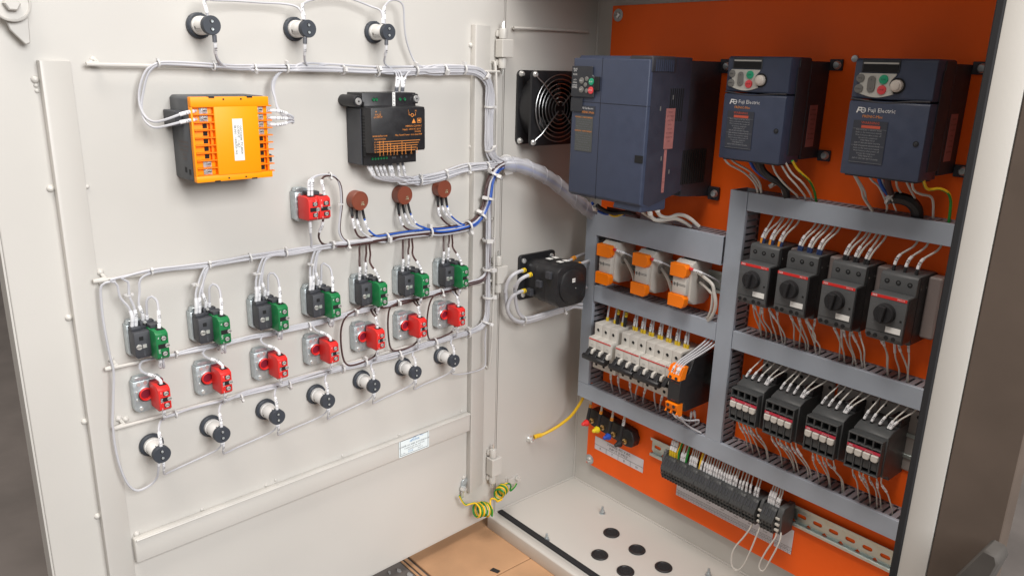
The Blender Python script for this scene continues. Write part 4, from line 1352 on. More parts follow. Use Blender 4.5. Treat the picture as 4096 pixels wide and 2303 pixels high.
# ---------------------------------------------------------------- black supply module with orange plugs
t = thing("supply_module", "black slim power module with orange plug terminals beside the breakers", "power module", BACK.m(.2900, .2850))
s = MB()
s.prism([(.010, .0003), (.0860, .0003), (.0860, .0600), (.0640, .0700), (.0620, .0905), (.0185, .0905), (.0165, .0760), (.0, .0720), (0, .0040)], 0, .0228, 'x')
s.obj("housing", BLACK, t, bevel=.0008)
for nm, y0, up in (("top", .0575, 1), ("bottom", .0030, 0)):
    s = MB()
    if up:
        s.prism([(y0 - .0010, .0800), (y0 + .0195, .0740), (y0 + .0215, .0840), (y0 + .0110, .0905), (y0 - .0010, .0950)], .0002, .0232, 'x')
    else:
        s.prism([(y0 - .0080, .0790), (y0 + .0140, .0800), (y0 + .0140, .0950), (y0 + .0040, .0930), (y0 - .0080, .0850)], .0002, .0232, 'x')
    o = s.obj("plug", TORANGE, t, bevel=.0006)
    for k, x in enumerate((.0062, .0172)):
        yy = y0 + (.0025 if up else .0100)
        MB().mt(0).lathe((x, yy, .0951), [(.0026, 0), (.0026, .0004)], 12).mt(1).lathe((x, yy, .0955), [(.0018, 0), (.0012, .0003)], 8).obj("plug_screw", [DARK, CHAR], o)
        yv = y0 + (.0130 if up else -.0010)
        MB().prism([(yv - .0030, .0905 if up else .0890), (yv + .0030, .0850 if up else .0925), (yv + .0034, .0856 if up else .0931), (yv - .0030, .0912 if up else .0897)], x - .0032, x + .0032, 'x').obj("wire_opening", DARK, o)
    for x in (.0005, .0105, .0215):
        yv = y0 + (.0120 if up else -.0010)
        MB().prism([(yv - .002, .0880), (yv + .0070, .0820), (yv + .0085, .0885), (yv - .001, .0950)], x, x + .0014, 'x').obj("plug_rib", TORANGE, o)
s = MB()
s.text("24V", .0070, .0520, .0908, .0028)
s.text("DC OK", .0165, .0505, .0908, .0022)
s.text("100-240V", .0114, .0215, .0908, .0022)
s.obj("printed_mark", PRINTR, t, flat=True)

# ---------------------------------------------------------------- grey relays with orange terminal covers
for i, x0 in enumerate((.1000, .1790, .2555)):
    t = thing("relay_module", "pale grey relay socket with two orange end covers, %s of three" % ["left", "middle", "right"][i], "relay", BACK.m(x0, .4440), "pale relays with orange covers")
    s = MB()
    s.prism([(.0100, .0003), (.0700, .0003), (.0730, .0100), (.0735, .0430), (.0690, .0520), (.0120, .0520), (.0040, .0400), (.0020, .0120)], 0, .0320, 'x')
    s.prism([(.0200, .0522), (.0490, .0522), (.0480, .0600), (.0210, .0600)], .0030, .0290, 'x')
    b = s.obj("socket", GREYW, t, bevel=.0010, seg=2)
    MB().lathe((.0322, .0440, .0300), [(.0085, 0), (.0085, .0006), (.0075, .0006), (.0072, .0001)], 20, 'x').obj("wire_eye", mat("relay_shadow_grey", (.30, .285, .26), .6), b)
    MB().box(.0060, .0260, .0735, .0745, .0160, .0400).obj("top_slot", DARK, b)
    for y in (.0310, .0330):
        MB().box(.0040, .0280, y + .004, y + .0046, .0600, .0603).obj("moulded_line", MGREY, b)
    MB().box(.0070, .0078, .0330, .0385, .0602, .0605).obj("moulded_line", PRINTK, b)
    MB().box(.0125, .0135, .0325, .0395, .0602, .0605).obj("moulded_line", MGREY, b)
    for y0, y1 in ((.0490, .0690), (.0010, .0205)):
        s = MB()
        s.prism([(-.0006, y0), (.0262, y0), (.0300, y0 + .0060), (.0300, y1 - .0050), (.0262, y1), (-.0006, y1)], .0522, .0640)
        s.obj("end_cover", TORANGE, t, bevel=.0003)
    MB().lathe((.0305, .0640, .0560), [(.0022, 0), (.0022, .006)], 8, 'x').obj("ferrule", CAPR, t)

# ---------------------------------------------------------------- motor starters (rotary)
def starter(M, label, first=None):
    if first is not None:
        return dup(first, M, label)
    t = thing("motor_starter", label, "motor starter", M, "rotary motor starters")
    s = MB()
    s.prism([(0, .0003), (.0850, .0003), (.0880, .0060), (.0880, .0540), (.0850, .0570), (.0640, .0570), (.0640, .0500), (.0, .0500)], 0, .0445, 'x')
    b = s.obj("housing", MGREY, t, bevel=.0008)
    s = MB()
    s.prism([(.0050, .0501), (.0645, .0501), (.0645, .0740), (.0632, .0770), (.0110, .0770), (.0085, .0740), (.0050, .0720)], 0, .0445, 'x')
    n = s.obj("front_cover", MGREY, t, bevel=.0010, seg=2)
    MB().box(.0446, .0452, .0080, .0625, .0505, .0735).obj("side_cheek", BLACK, t)
    MB().box(.0446, .0452, .0010, .0860, .0020, .0490).obj("side_cheek", BLACK, t)
    for z in (.016, .030, .046):
        MB().lathe((.0452, .0720, z), [(.0014, 0), (.0008, .0005)], 8, 'x').obj("rivet", KEYG, t)
    MB().box(.0006, .0440, .0597, .0634, .0771, .0774).obj("red_stripe", RED, t)
    s = MB()
    s.text("ABB", .0052, .0616, .0777, .0036)
    s.obj("printed_mark", PRINTW, t, flat=True)
    MB().text("MS116", .0370, .0616, .0777, .0032).obj("printed_mark", PRINTW, t, flat=True)
    MB().lathe((.0212, .0420, .0771), [(.0126, 0), (.0126, .0010), (.0120, .0016), (.0120, .0070), (.0110, .0080)], 28).obj("dial", GASKET, n)
    MB().prism([(.0160, .0525), (.0188, .0315), (.0228, .0315), (.0256, .0525)], .0852, .0900).obj("dial_grip", GASKET, n, bevel=.0010)
    MB().lathe((.0100, .0320, .0771), [(.0020, 0), (.0018, .0006)], 10).obj("test_button", CHAR, n)
    MB().box(.0390, .0415, .0345, .0370, .0771, .0774).obj("trip_slot", DARK, n)
    MB().box(.0240, .0420, .0190, .0262, .0771, .0776).obj("name_plate", WHITE, n)
    for x in (.0040, .0120, .0255, .0340):
        MB().lathe((x + .001, .0115, .0770), [(.0028, 0.0001), (.0028, .0004)], 12).obj("terminal_hole", DARK, n)
    MB().box(.0004, .0440, .0172, .0176, .0771, .0773).obj("cover_joint", DARK, n)
    for x in (.0085, .0222, .0360):
        MB().mt(0).lathe((x, .0770, .0571), [(.0031, 0), (.0031, .0003)], 12).mt(1).lathe((x, .0770, .0574), [(.0017, 0), (.0012, .0003)], 8).obj("terminal_hole", [DARK, DGREY], b)
    s = MB()
    s.text("OFF", .0060, .0500, .0774, .0024)
    s.text("ON", .0215, .0575, .0774, .0024)
    s.text("0.4-0.63A", .0340, .0560, .0774, .0018)
    s.text("TEST", .0080, .0270, .0774, .0020)
    s.obj("printed_scale", PRINTG, n, flat=True)
    # pale side adapter behind
    MB().box(.0456, .0620, .0080, .0860, .0080, .0300).obj("rear_plate", mat("rear_plate_plastic", (.24, .20, .19), .4), t, bevel=.002)
    return t


first = None
MSX = [.3850, .4425, .5062, .5697]
for i, x in enumerate(MSX):
    lb = ["black motor starter beside the middle duct, orange ferrules above", "second black motor starter from the middle duct, dark blue ferrules above", "third black motor starter from the middle duct, three wire pairs above", "rightmost black motor starter next to the black door gasket"][i]
    r = starter(BACK.m(x, .4795), lb, first)
    first = first or r


# ---------------------------------------------------------------- contactors
def contactor(M, label, first=None):
    if first is not None:
        return dup(first, M, label)
    t = thing("contactor", label, "contactor", M, "black contactors with white indicators")
    s = MB()
    s.prism([(0, .0003), (.0730, .0003), (.0735, .0500), (.0680, .0640), (.0130, .0640), (.0060, .0420), (0, .0400)], .0010, .0460, 'x')
    s.obj("housing", DGREY, t, bevel=.0008)
    MB().prism([(.012, .001), (.012, .050), (.030, .055), (.052, .055), (.052, .066), (.074, .066), (.074, .001)][::-1] if False else [(.0300, .0740), (.0462, .0740), (.0462, .0840), (.0300, .0840)], .002, .034).obj("coil_block", BLACK, t, bevel=.0008)
    MB().box(.0040, .0620, .0050, .0930, .0003, .0050).obj("rear_plate", mat("rear_plate_grey", (.30, .28, .265), .5), t, bevel=.002)
    MB().lathe((.0560, .0840, .0051), [(.0026, 0), (.0026, .0003)], 10).obj("mount_hole", DARK, t)
    MB().lathe((.0120, .0860, .0051), [(.0026, 0), (.0026, .0003)], 10).obj("mount_hole", DARK, t)
    s = MB()                                # front frame with windows
    x0, x1 = .0, .0445
    z0, z1 = .0642, .0752
    yb, yt = .0150, .0650
    s.box(x0, x1, yb, yb + .0020, z0, z1)
    s.box(x0, x1, yt - .0022, yt, z0, z1)
    s.box(x0, x1, yt - .0140, yt - .0120, z0, z1)
    for k in range(5):
        xx = x0 + k * (x1 - x0 - .0020) / 4
        s.box(xx, xx + .0020, yb + .002, yt - .0022, z0, z1 - .0002)
    s.box(x0 + .002, x1 - .002, .0310, .0502, z0, z1 - .0035)
    fr = s.obj("front_frame", DGREY, t, bevel=.0004)
    MB().box(x0 + .001, x1 - .001, yb + .001, yt - .001, z0 - .0001, z0 + .0006).obj("dark_back", DARK, t)
    MB().box(.0012, .0440, .0460, .0496, z1 + .0002, z1 + .0010).obj("red_stripe", mat("crimson_stripe", (.52, .03, .06), .4), t)
    s = MB()
    s.text("ABB", .0058, .0478, z1 + .0012, .0030)
    s.text("AF 09-30-10", .0300, .0477, z1 + .0012, .0020)
    s.obj("printed_mark", PRINTW, t, flat=True)
    pit = (x1 - x0 - .0020) / 4
    for k in range(4):
        xx = x0 + .0016 + k * pit
        MB().prism([(xx, .0385), (xx + .0014, .0362), (xx + pit - .0034, .0362), (xx + pit - .0010, .0385), (xx + pit - .0010, .0452), (xx, .0452)], z1 - .004, z1 + .0032).obj("indicator", GREYW, t, bevel=.0008)
        MB().box(xx + .0008, xx + pit - .0020, .0225, .0355, z1 - .006, z1 - .0012).obj("actuator", DGREY, t, bevel=.0005)
        MB().lathe((xx + pit * .45, .0515, z1), [(.0012, .0001), (.0012, .0003)], 8).obj("lamp_hole", DARK, t)
    return t


first = None
CTX = [.3915, .4478, .5100, .5688]
for i, x in enumerate(CTX):
    lb = ["black contactor with white indicators beside the middle duct", "second black contactor from the middle duct", "third black contactor from the middle duct", "rightmost black contactor next to the black door gasket"][i]
    r = contactor(BACK.m(x, .2905), lb, first)
    first = first or r


# ---------------------------------------------------------------- terminal blocks
def terminal(M, label, W, n, first=None):
    if first is not None:
        return dup(first, M, label)
    t = thing("terminal_block", label, "terminal block", M, "grey terminal blocks on the bottom rail")
    s = MB()
    s.prism([(-.0210, .0076), (.0190, .0076), (.0200, .0260), (.0185, .0400), (.0030, .0500), (-.0010, .0515), (-.0090, .0490), (-.0100, .0440), (-.0130, .0440), (-.0140, .0470), (-.0215, .0430), (-.0225, .0240)], 0, W - .0004, 'x')
    s.obj("housing", DGREY, t, bevel=.0004)
    s = MB()
    for k in range(n + 1):
        xx = min(W - .0010, k * W / n)
        s.prism([(.0188, .0400), (.0030, .0503), (.0030, .0509), (.0190, .0406)], xx, xx + .0006, 'x')
        s.prism([(-.0215, .0425), (-.0090, .0484), (-.0090, .0500), (-.0217, .0440)], xx, xx + .0005, 'x')
    s.obj("partition_edge", MGREY, t)
    for k in range(n):
        xx = (k + .5) * W / n
        for y, z in ((-.0045, .0506), (-.0178, .0452)):
            MB().lathe((xx, y, z), [(.0014, 0.0002), (.0014, .0005)], 8).obj("clamp_hole", DARK, t)
        MB().prism([(.0060, .0482), (.0150, .0424), (.0154, .0430), (.0064, .0488)], xx - .0016, xx + .0016, 'x').obj("release_lever", CHAR, t)
    return t


TW = .0224
tb = None
for k in range(8):
    r = terminal(BACK.m(.2600 + k * TW, .1580), "dark grey terminal block, %s of the eight in the long row" % (ORD[:5] + ["sixth from the left", "seventh from the left", "rightmost"])[k], TW, 4, tb)
    tb = tb or r
for k in range(2):
    dup(tb, BACK.m(.4475 + k * .0150, .1580), "dark grey terminal block in the short group right of the long row") if k == 0 else None
for x, lb in ((.4412, "thin grey end bracket between the long and the short terminal group"), (.4705, "grey end bracket closing the terminal row at the right"), (.2552, "thin grey end plate at the left end of the terminal row")):
    t = thing("end_bracket", lb, "end bracket", BACK.m(x, .1580), "terminal end brackets")
    big = x > .46
    MB().prism([(-.0240, .0076), (.0230, .0076), (.0230, .0380), (.0120, .0430), (-.0200, .0400), (-.0240, .0300)], 0, .0090 if big else .0050, 'x').obj("body", MGREY, t, bevel=.0006)
    if x > .44:
        for y in (.0040, -.0060, -.0150):
            MB().box(-.0012, .0060, y, y + .0040, .0405, .0445).obj("rib", GREYW, t, bevel=.0008)

# paper strips and the input supply label
def paper(label, q, rows, cells=0, name="paper_label"):
    t = thing(name, label, "label", BACK.M)
    (ax, ay), (bx, by), (cx, cy), (dx, dy) = q      # TL TR BR BL
    o = MB().add([(ax, ay, .0006), (bx, by, .0006), (cx, cy, .0006), (dx, dy, .0006)], [(3, 2, 1, 0)]).obj("sheet", PAPER, t)
    s = MB()
    W = bx - ax
    H = ay - dy
    return t, o, ax, dy, W, H


t, o, x0, y0, W, H = paper("white label lettered 3 PHASE 415 V AC INPUT SUPPLY with R Y B N boxes", ((.0655, .1225), (.1850, .1225), (.1850, .0960), (.0655, .0960)), 2)
s = MB()
s.text("3 PHASE 415 V AC", x0 + W / 2, y0 + H * .82, .0009, .0068, sx=1.05)
s.text("INPUT SUPPLY", x0 + W / 2, y0 + H * .55, .0009, .0068, sx=1.05)
for k, c in enumerate("RYBN"):
    s.text(c, x0 + W * (k + .5) / 4, y0 + H * .19, .0009, .0064)
    if k:
        s.box(x0 + W * k / 4 - .0002, x0 + W * k / 4 + .0002, y0, y0 + H * .38, .0007, .0009)
s.box(x0, x0 + W, y0 + H * .38, y0 + H * .38 + .0005, .0007, .0009)
s.obj("printed_text", PRINTK, t, flat=True)
for nm, xa, xb, lb in (("a", .2605, .4470, "long white paper strip of terminal numbers under the terminal blocks"), ("b", .4505, .4800, "short white paper strip of terminal numbers at the right end")):
    t, o, x0, y0, W, H = paper(lb, ((xa, .1300), (xb, .1300), (xb, .0880), (xa, .0880)), 3, name="paper_strip")
    s = MB()
    nn = int(W / .0052)
    for yy in (.0880 + .0110, .0880 + .0055):
        s.box(x0, x0 + W, yy, yy + .0003, .0007, .0009)
    for k in range(nn):
        x = x0 + (k + .5) * W / nn
        s.box(x + W / nn / 2 - .0001, x + W / nn / 2 + .0001, y0, y0 + .0110, .0007, .0009)
        s.text(("L1", "L2", "L3", "N", "U", "V", "W", "E", "24", "0V", "11", "12")[k % 12] if k < 12 else "%d" % (k + 1), x, y0 + .0082, .0009, .0030, rot=-1.57 if k > 4 else 0)
        s.text("%d" % (k + 1), x, y0 + .0028, .0009, .0026, rot=-1.57)
        if k % 5 == 2 and k > 8:
            s.text(("PUMP", "LAMP", "DRIVE", "FAULT", "SPEED")[k % 4], x, y0 + .0160, .0009, .0030)
    s.obj("printed_text", PRINTK, t, flat=True)

# ---------------------------------------------------------------- input terminals with coloured caps
t = thing("input_terminal", "black input terminal base with red, yellow, blue and black capped studs", "terminal", BACK.m(.0580, .1300))
s = MB()
s.prism([(0, .028), (.012, .021), (.100, .013), (.112, .016), (.116, .030), (.108, .046), (.012, .056), (.002, .048)], .0003, .0190)
s.obj("base", BLACK, t, bevel=.0015)
for k, (cm, nm) in enumerate(((CAPR, "red"), (CAPY, "yellow"), (CAPB, "blue"), (BLACK, "black"))):
    x = .0140 + .0275 * k
    y = .0320 - .003 * k
    o = MB().lathe((x, y, .0192), [(.0052, 0), (.0052, .0020), (.0026, .0022), (.0026, .0155)], 12).obj("stud", BRASS, t)
    MB().lathe((x, y, .0300), [(.0048, 0), (.0048, .0030)], 6).obj("stud_nut", BRASS, o)
    MB().lathe((x, y, .0335), [(.0066, 0), (.0062, .0035), (.0040, .0065), (.0036, .0110), (.0026, .0125)], 16).obj("cap", cm, o)
# ================================================================== inverters
def big_inverter():
    # local: x right, y up, z out; rear face on the plate
    x0, x1, y0, y1, dz = .1280, .2715, .6080, .8150, .1680
    t = thing("large_inverter", "large slate blue variable frequency drive with keypad at upper left", "inverter", BACK.m(x0, y0))
    W, H = x1 - x0, y1 - y0
    s = MB()
    s.prism([(.004, .0003), (H - .004, .0003), (H - .004, .075), (.010, .075)], .001, W - .001, 'x')
    s.obj("heatsink", INVD, t, bevel=.001)
    s = MB()
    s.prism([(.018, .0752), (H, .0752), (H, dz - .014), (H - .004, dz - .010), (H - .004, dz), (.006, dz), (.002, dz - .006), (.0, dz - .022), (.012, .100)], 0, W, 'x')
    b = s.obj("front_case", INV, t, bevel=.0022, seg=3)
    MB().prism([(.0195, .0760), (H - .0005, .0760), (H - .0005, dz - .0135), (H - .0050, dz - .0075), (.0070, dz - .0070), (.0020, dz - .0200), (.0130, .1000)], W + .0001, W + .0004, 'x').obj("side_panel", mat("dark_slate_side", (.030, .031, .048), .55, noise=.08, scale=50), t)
    # joints
    zf = dz
    MB().box(.0578, .0582, .002, H - .004, zf - .0006, zf + .0003).obj("panel_joint", DARK, b)
    MB().box(.0010, W, H * .682, H * .682 + .0005, zf - .0006, zf + .0003).obj("panel_joint", DARK, b)
    MB().box(W - .0002, W + .0003, H * .682, H * .682 + .0005, dz - .030, zf - .002).obj("panel_joint", DARK, b)
    # top right vent hood
    s = MB()
    s.prism([(W - .034, H - .022), (W + .0012, H - .022), (W + .0012, H + .0006), (W - .040, H + .0006), (W - .040, H - .010)], dz - .058, zf - .004)
    v = s.obj("vent_hood", INVD, t, bevel=.003, seg=3)
    for k in range(9):
        MB().box(W + .0010, W + .0020, H - .0195, H - .004, dz - .050 + .0045 * k, dz - .0480 + .0045 * k).obj("vent_rib", INV, v)
    for k in range(11):
        MB().box(W - .0005, W + .0008, .028, .078, .022 + .0055 * k, .0250 + .0055 * k).obj("side_vent", DARK, t)
    for k in range(7):
        MB().box(W - .0005, W + .0008, .120, .165, .090 + .0045 * k, .0922 + .0045 * k).obj("side_vent", DARK, t)
    for yv, zv in ((.150, .112), (.135, .138), (.066, .128), (.046, .108)):
        MB().box(W + .0005, W + .0010, yv, yv + .006, zv, zv + .002).obj("snap_lug", KEYG, t)
    # side labels
    l = MB().box(W + .0006, W + .0012, .082, .138, .106, .126).obj("warning_label", LABELR, t)
    s = MB()
    for k in range(8):
        v_, f_ = text_geo(("WARNING", "RISK OF INJURY", "OR ELECTRIC", "SHOCK", "CAUTION", "HOT SURFACE", "READ MANUAL", "5 MIN")[k])
        s.add([(W + .0012, .133 - .0058 * k + b_ * .0028, .116 - a_ * .0022) for a_, b_, _ in v_], f_)
    s.obj("printed_text", PRINTK, l, flat=True)
    l = MB().box(W + .0006, W + .0012, .020, .081, .118, .1235).obj("side_label", LABELR, t)
    s = MB()
    for k, c in enumerate(("CE", "UL", "c", "1.5")):
        v_, f_ = text_geo(c)
        s.add([(W + .0012, .040 - .005 * k + b_ * .003, .1208 - a_ * .003) for a_, b_, _ in v_], f_)
    s.obj("printed_text", PRINTK, l, flat=True)
    # notch
    MB().box(W - .0145, W - .0005, .0640, .0745, zf - .001, zf + .0004).obj("cover_notch", DARK, t)
    # keypad
    KX, KY = 1.44, .0215

    def kp(x, y):
        return x * KX - .003, .148 + (y - .124) * .93
    q = [kp(x, y) for x, y in ((.0020, .1240), (.0340, .1240), (.0340, .1560), (.0310, .1580), (.0310, .1710), (.0020, .1710))]
    k = MB().prism(q, zf + .0002, zf + .0030).obj("keypad", INVK, t, bevel=.0008)
    a_, b_ = kp(.0345, .1350), kp(.0410, .1560)
    MB().box(a_[0], b_[0], a_[1], b_[1], zf + .0002, zf + .0042).obj("keypad_latch", DARK, t, bevel=.0008)
    BT = ((.0170, .1490, .0046, KEYG), (.0170, .1355, .0046, KEYG), (.0240, .1520, .0034, KEYG), (.0225, .1430, .0032, KEYG), (.0245, .1340, .0032, KEYG), (.0305, .1480, .0050, KEYGR), (.0303, .1350, .0052, KEYR))
    for bx, by, r, mm in BT:
        x, y = kp(bx, by)
        MB().lathe((x, y, zf + .0031), [(r, 0), (r * .95, .0010), (r * .6, .0013)], 16).obj("button", mm, k)
    s = MB()
    for bx, by, c in ((.0305, .1480, "RUN"), (.0303, .1350, "STOP"), (.0170, .1490, "PRG"), (.0170, .1355, "RST")):
        s.text(c, *kp(bx, by), zf + .0047, .0030)
    for by, c in ((.1665, "Hz A"), (.1635, "kW"), (.1580, "RUN"), (.1500, "x10"), (.1460, "r/min"), (.1420, "m/min"), (.1385, "PANEL")):
        s.text(c, *kp(.0075, by), zf + .0034, .0038)
    s.obj("printed_mark", PRINTW, k, flat=True)
    MB().box(-.0008, .0235, .1265, .1465, zf + .0002, zf + .0024).obj("cover_flap", INVK, t, bevel=.0015)
    MB().box(-.0030, .0035, .170, .183, zf - .020, zf - .004).obj("side_catch", INV, t, bevel=.001)
    MB().box(-.0030, .0035, .136, .146, zf - .020, zf - .004).obj("side_catch", INV, t, bevel=.001)
    # logo plate and rating label
    l = MB().box(.0200, .0485, .1235, .1360, zf + .0002, zf + .0006).obj("logo_plate", LABELK, t)
    s = MB()
    s.mt(0).text("FE Fuji Electric", .0342, .1325, zf + .0009, .0038)
    s.mt(1).text("FRENIC-Multi", .0342, .1268, zf + .0009, .0046)
    s.obj("printed_text", [PRINTW, PRINTO], l, flat=True)
    l = MB().box(.0105, .0455, .0700, .1215, zf + .0002, zf + .0006).obj("rating_label", mat("olive_rating_label", (.075, .080, .078), .55), t)
    s = MB()
    for j in range(15):
        y = .1192 - .0033 * j
        if j in (0, 6):
            s.mt(1).text("WARNING  AVERTISSEMENT", .0270, y, zf + .0009, .0028)
        else:
            s.mt(0).text(("Risk of injury or electric shock", "Refer to instruction manual", "Wait 5 min. after power off", "TYPE FRN7.5E1S-4A")[j % 4], .0275, y, zf + .0009, .0024)
    s.obj("printed_text", [PRINTG, PRINTO], l, flat=True)
    # mounting feet
    for xx, yy in ((W + .0060, H - .010), (W + .0060, .010), ):
        MB().box(W - .002, W + .0170, yy - .010, yy + .010, .0003, .0060).obj("mounting_foot", INVD, t, bevel=.001)
        MB().lathe((W + .0105, yy, .0062), [(.0060, 0), (.0058, .0015), (.0040, .0045), (.0012, .0047)], 16).obj("foot_screw", ZINC, t)
    # underside hood
    s = MB()
    s.prism([(W - .055, -.006), (W - .001, -.006), (W - .001, .016), (W - .048, .016)], dz - .060, dz - .004)
    s.obj("terminal_hood", INV, t, bevel=.002)
    return t


big_inverter()


def small_inverter(M, label, first=None):
    if first is not None:
        return dup(first, M, label)
    W, H, D = .0915, .1330, .0960
    t = thing("small_inverter", label, "inverter", M, "small inverters")
    MB().box(.002, W + .0010, .004, H - .004, .0003, .0480).obj("heatsink", INVD, t, bevel=.001)
    MB().box(W + .0012, W + .0190, H - .0150, H - .0005, .0003, .0040).obj("mounting_foot", INVD, t, bevel=.0008)
    MB().box(W + .0012, W + .0190, .0005, .0150, .0003, .0040).obj("mounting_foot", INVD, t, bevel=.0008)
    MB().box(-.0140, .0018, H - .0150, H - .0005, .0003, .0040).obj("mounting_foot", INVD, t, bevel=.0008)
    for x, y in ((W + .0125, H - .0080), (W + .0125, .0080), (-.0085, H - .0080)):
        MB().lathe((x, y, .0042), [(.0056, 0), (.0054, .0014), (.0038, .0040), (.0012, .0042)], 14).obj("foot_screw", ZINC, t)
    s = MB()
    s.prism([(.0875, .0482), (H, .0482), (H, D - .003), (H - .003, D), (.0895, D), (.0875, D - .002)], 0, W, 'x')
    s.obj("upper_case", INV, t, bevel=.0016, seg=2)
    s = MB()
    s.prism([(0, .0500), (.0860, .0482), (.0860, D + .0005), (.0830, D + .0020), (.0, D + .0015)], .0, W, 'x')
    s.obj("lower_case", INV, t, bevel=.0016, seg=2)
    MB().box(W + .0002, W + .0012, .010, H - .012, .0490, .0790).obj("side_cheek", INVD, t, bevel=.0004)
    MB().box(W - .020, W + .0012, H - .0180, H - .0010, .0482, .0760).obj("vent_hood", INVD, t, bevel=.001)
    l = MB().box(W + .0014, W + .0018, .020, .0740, .0200, .0400).obj("warning_label", LABELR, t)
    s = MB()
    for k in range(7):
        v_, f_ = text_geo(("WARNING", "RISK OF INJURY", "OR ELECTRIC", "SHOCK", "CAUTION", "HOT SURFACE", "READ MANUAL")[k])
        s.add([(W + .0021, .068 - .0062 * k + b_ * .0028, .030 - a_ * .0022) for a_, b_, _ in v_], f_)
    s.obj("printed_text", PRINTK, l, flat=True)
    zf = D + .0002
    # curved joint band
    s = MB()
    pts = [Vector((W * a, .0870 - .0040 * math.exp(-((a - .42) / .28) ** 2) + .001, D + .0008)) for a in np.linspace(0.01, .99, 20)]
    s.tube(pts, .0012, 6)
    s.obj("joint_band", INVD, t)
    # display
    MB().box(.0085, .0520, .1175, .1318, zf, zf + .0010).obj("display_frame", INVK, t, bevel=.0006)
    MB().box(.0105, .0505, .1268, .1285, zf + .0011, zf + .0016).obj("display_strip", KEYW, t)
    MB().box(.0105, .0505, .1185, .1260, zf + .0011, zf + .0014).obj("display_window", DARK, t)
    # silver keypad plate with hollowed right side and curved lower edge
    n = 16
    low = [(.0090 + .0400 * a, .0940 - .0042 * math.sin(math.pi * a)) for a in np.linspace(0, 1, n)]
    right = [(.0500 - .0068 * math.sin(math.pi * a), .0945 + .0205 * a) for a in np.linspace(.05, .95, 8)]
    left = [(.0060 + .0030 * math.sin(math.pi * a), .1150 - .0195 * a) for a in np.linspace(.05, .95, 6)]
    MB().prism(low + right + [(.0500, .1165), (.0070, .1165)] + left, zf, zf + .0014).obj("keypad_plate", KEYW, t, bevel=.0003)
    zk = zf + .0015
    for bx, by, r, mm in ((.0092, .1108, .0048, KEYG), (.0088, .0990, .0050, KEYG), (.0362, .1100, .0052, KEYGR), (.0356, .0985, .0052, KEYR)):
        MB().lathe((bx, by, zk), [(r * 1.1, -.0012), (r, 0), (r * .96, .0012), (r * .6, .0016)], 18).obj("button", mm, t)
    s = MB()
    s.prism([(.0228 + .0046 * math.cos(a), (.1090 if math.sin(a) > 0 else .1000) + .0046 * math.sin(a)) for a in np.linspace(0, 2 * math.pi, 25)[:-1]], zk, zk + .0014)
    s.obj("button", KEYG, t, bevel=.0005)
    s = MB()
    for bx, by, c in ((.0362, .1100, "RUN"), (.0356, .0985, "STOP"), (.0228, .1095, "A"), (.0228, .0995, "V"), (.0092, .1108, "PRG"), (.0088, .0990, "FUNC")):
        s.text(c, bx, by, zk + .0018, .0024)
    s.obj("printed_mark", PRINTK, t, flat=True)
    MB().lathe((.0520, .1035, zf), [(.0088, 0), (.0088, .0006)], 24).obj("dial_well", DARK, t)
    MB().lathe((.0520, .1035, zf + .0007), [(.0068, 0), (.0066, .0040), (.0050, .0052), (.0048, .0062), (.0042, .0066)], 22).obj("dial_knob", mat("ivory_knob", (.62, .56, .50), .4), t)
    zl = D + .0024
    l = MB().box(.0090, .0490, .0150, .0635, zl, zl + .0003).obj("rating_label", LABELK, t)
    s = MB()
    s.mt(1).text("WARNING", .0290, .0610, zl + .0006, .0044)
    s.mt(1).box(.0190, .0410, .0550, .0582, zl + .0004, zl + .0006)
    for j in range(12):
        y = .0530 - .0030 * j
        s.mt(0).text(("Risk of injury or electric shock", "Refer to the instruction manual", "Wait 5 minutes after power off", "Ground the equipment", "TYPE FRN0.4C1S", "INPUT 3PH 380-480V 50/60Hz")[j % 6], .0285, y, zl + .0006, .0024)
    for a in ((.0095, .0485, .0540, .0542), (.0095, .0485, .0154, .0156), (.0095, .0485, .0350, .0352)):
        s.mt(0).box(*a, zl + .0004, zl + .0006)
    s.obj("printed_text", [PRINTL, PRINTR], l, flat=True)
    s = MB()
    s.mt(0).text("Fuji Electric", .0395, .0755, zl + .0002, .0068)
    ox, oy = -.0065, .0115
    s.prism([(x + ox, y + oy) for x, y in ((.0165, .0605), (.0182, .0605), (.0190, .0628), (.0218, .0628), (.0221, .0640), (.0194, .0640), (.0199, .0656), (.0230, .0656), (.0234, .0670), (.0186, .0670))], zl, zl + .0002)
    s.lathe((.0248 + ox, .0636 + oy, zl), [(.0031, 0), (.0031, .0002), (.0023, .0002), (.0023, 0)], 18, caps=(False, False))
    s.box(.0218 + ox, .0278 + ox, .0632 + oy, .0640 + oy, zl, zl + .0002)
    s.mt(1).text("FRENIC-Mini", .0300, .0682, zl + .0002, .0044)
    s.obj("logo_print", [PRINTW, PRINTO], t, flat=True)
    MB().mt(0).lathe((W - .0085, .0420, zl - .0003), [(.0032, 0), (.0032, .0004)], 14).mt(1).lathe((W - .0085, .0420, zl + .0001), [(.0022, 0), (.0014, .0004)], 10).obj("cover_screw", [DARK, INVK], t)
    MB().box(.004, W - .004, -.0020, -.0003, .052, D - .004).obj("wire_guide", INVD, t)
    return t


r = small_inverter(BACK.m(.3450, .6845), "small slate blue inverter in the middle with silver keypad")
small_inverter(BACK.m(.5185, .6840), "small slate blue inverter at right next to the black gasket", r)

# ================================================================== fan and rotary isolator on the left wall
t = thing("cooling_fan", "black cooling fan with chrome wire finger guard on the left wall", "fan", WALL.m(.0242, .6740))
FS = .1170
s = MB()


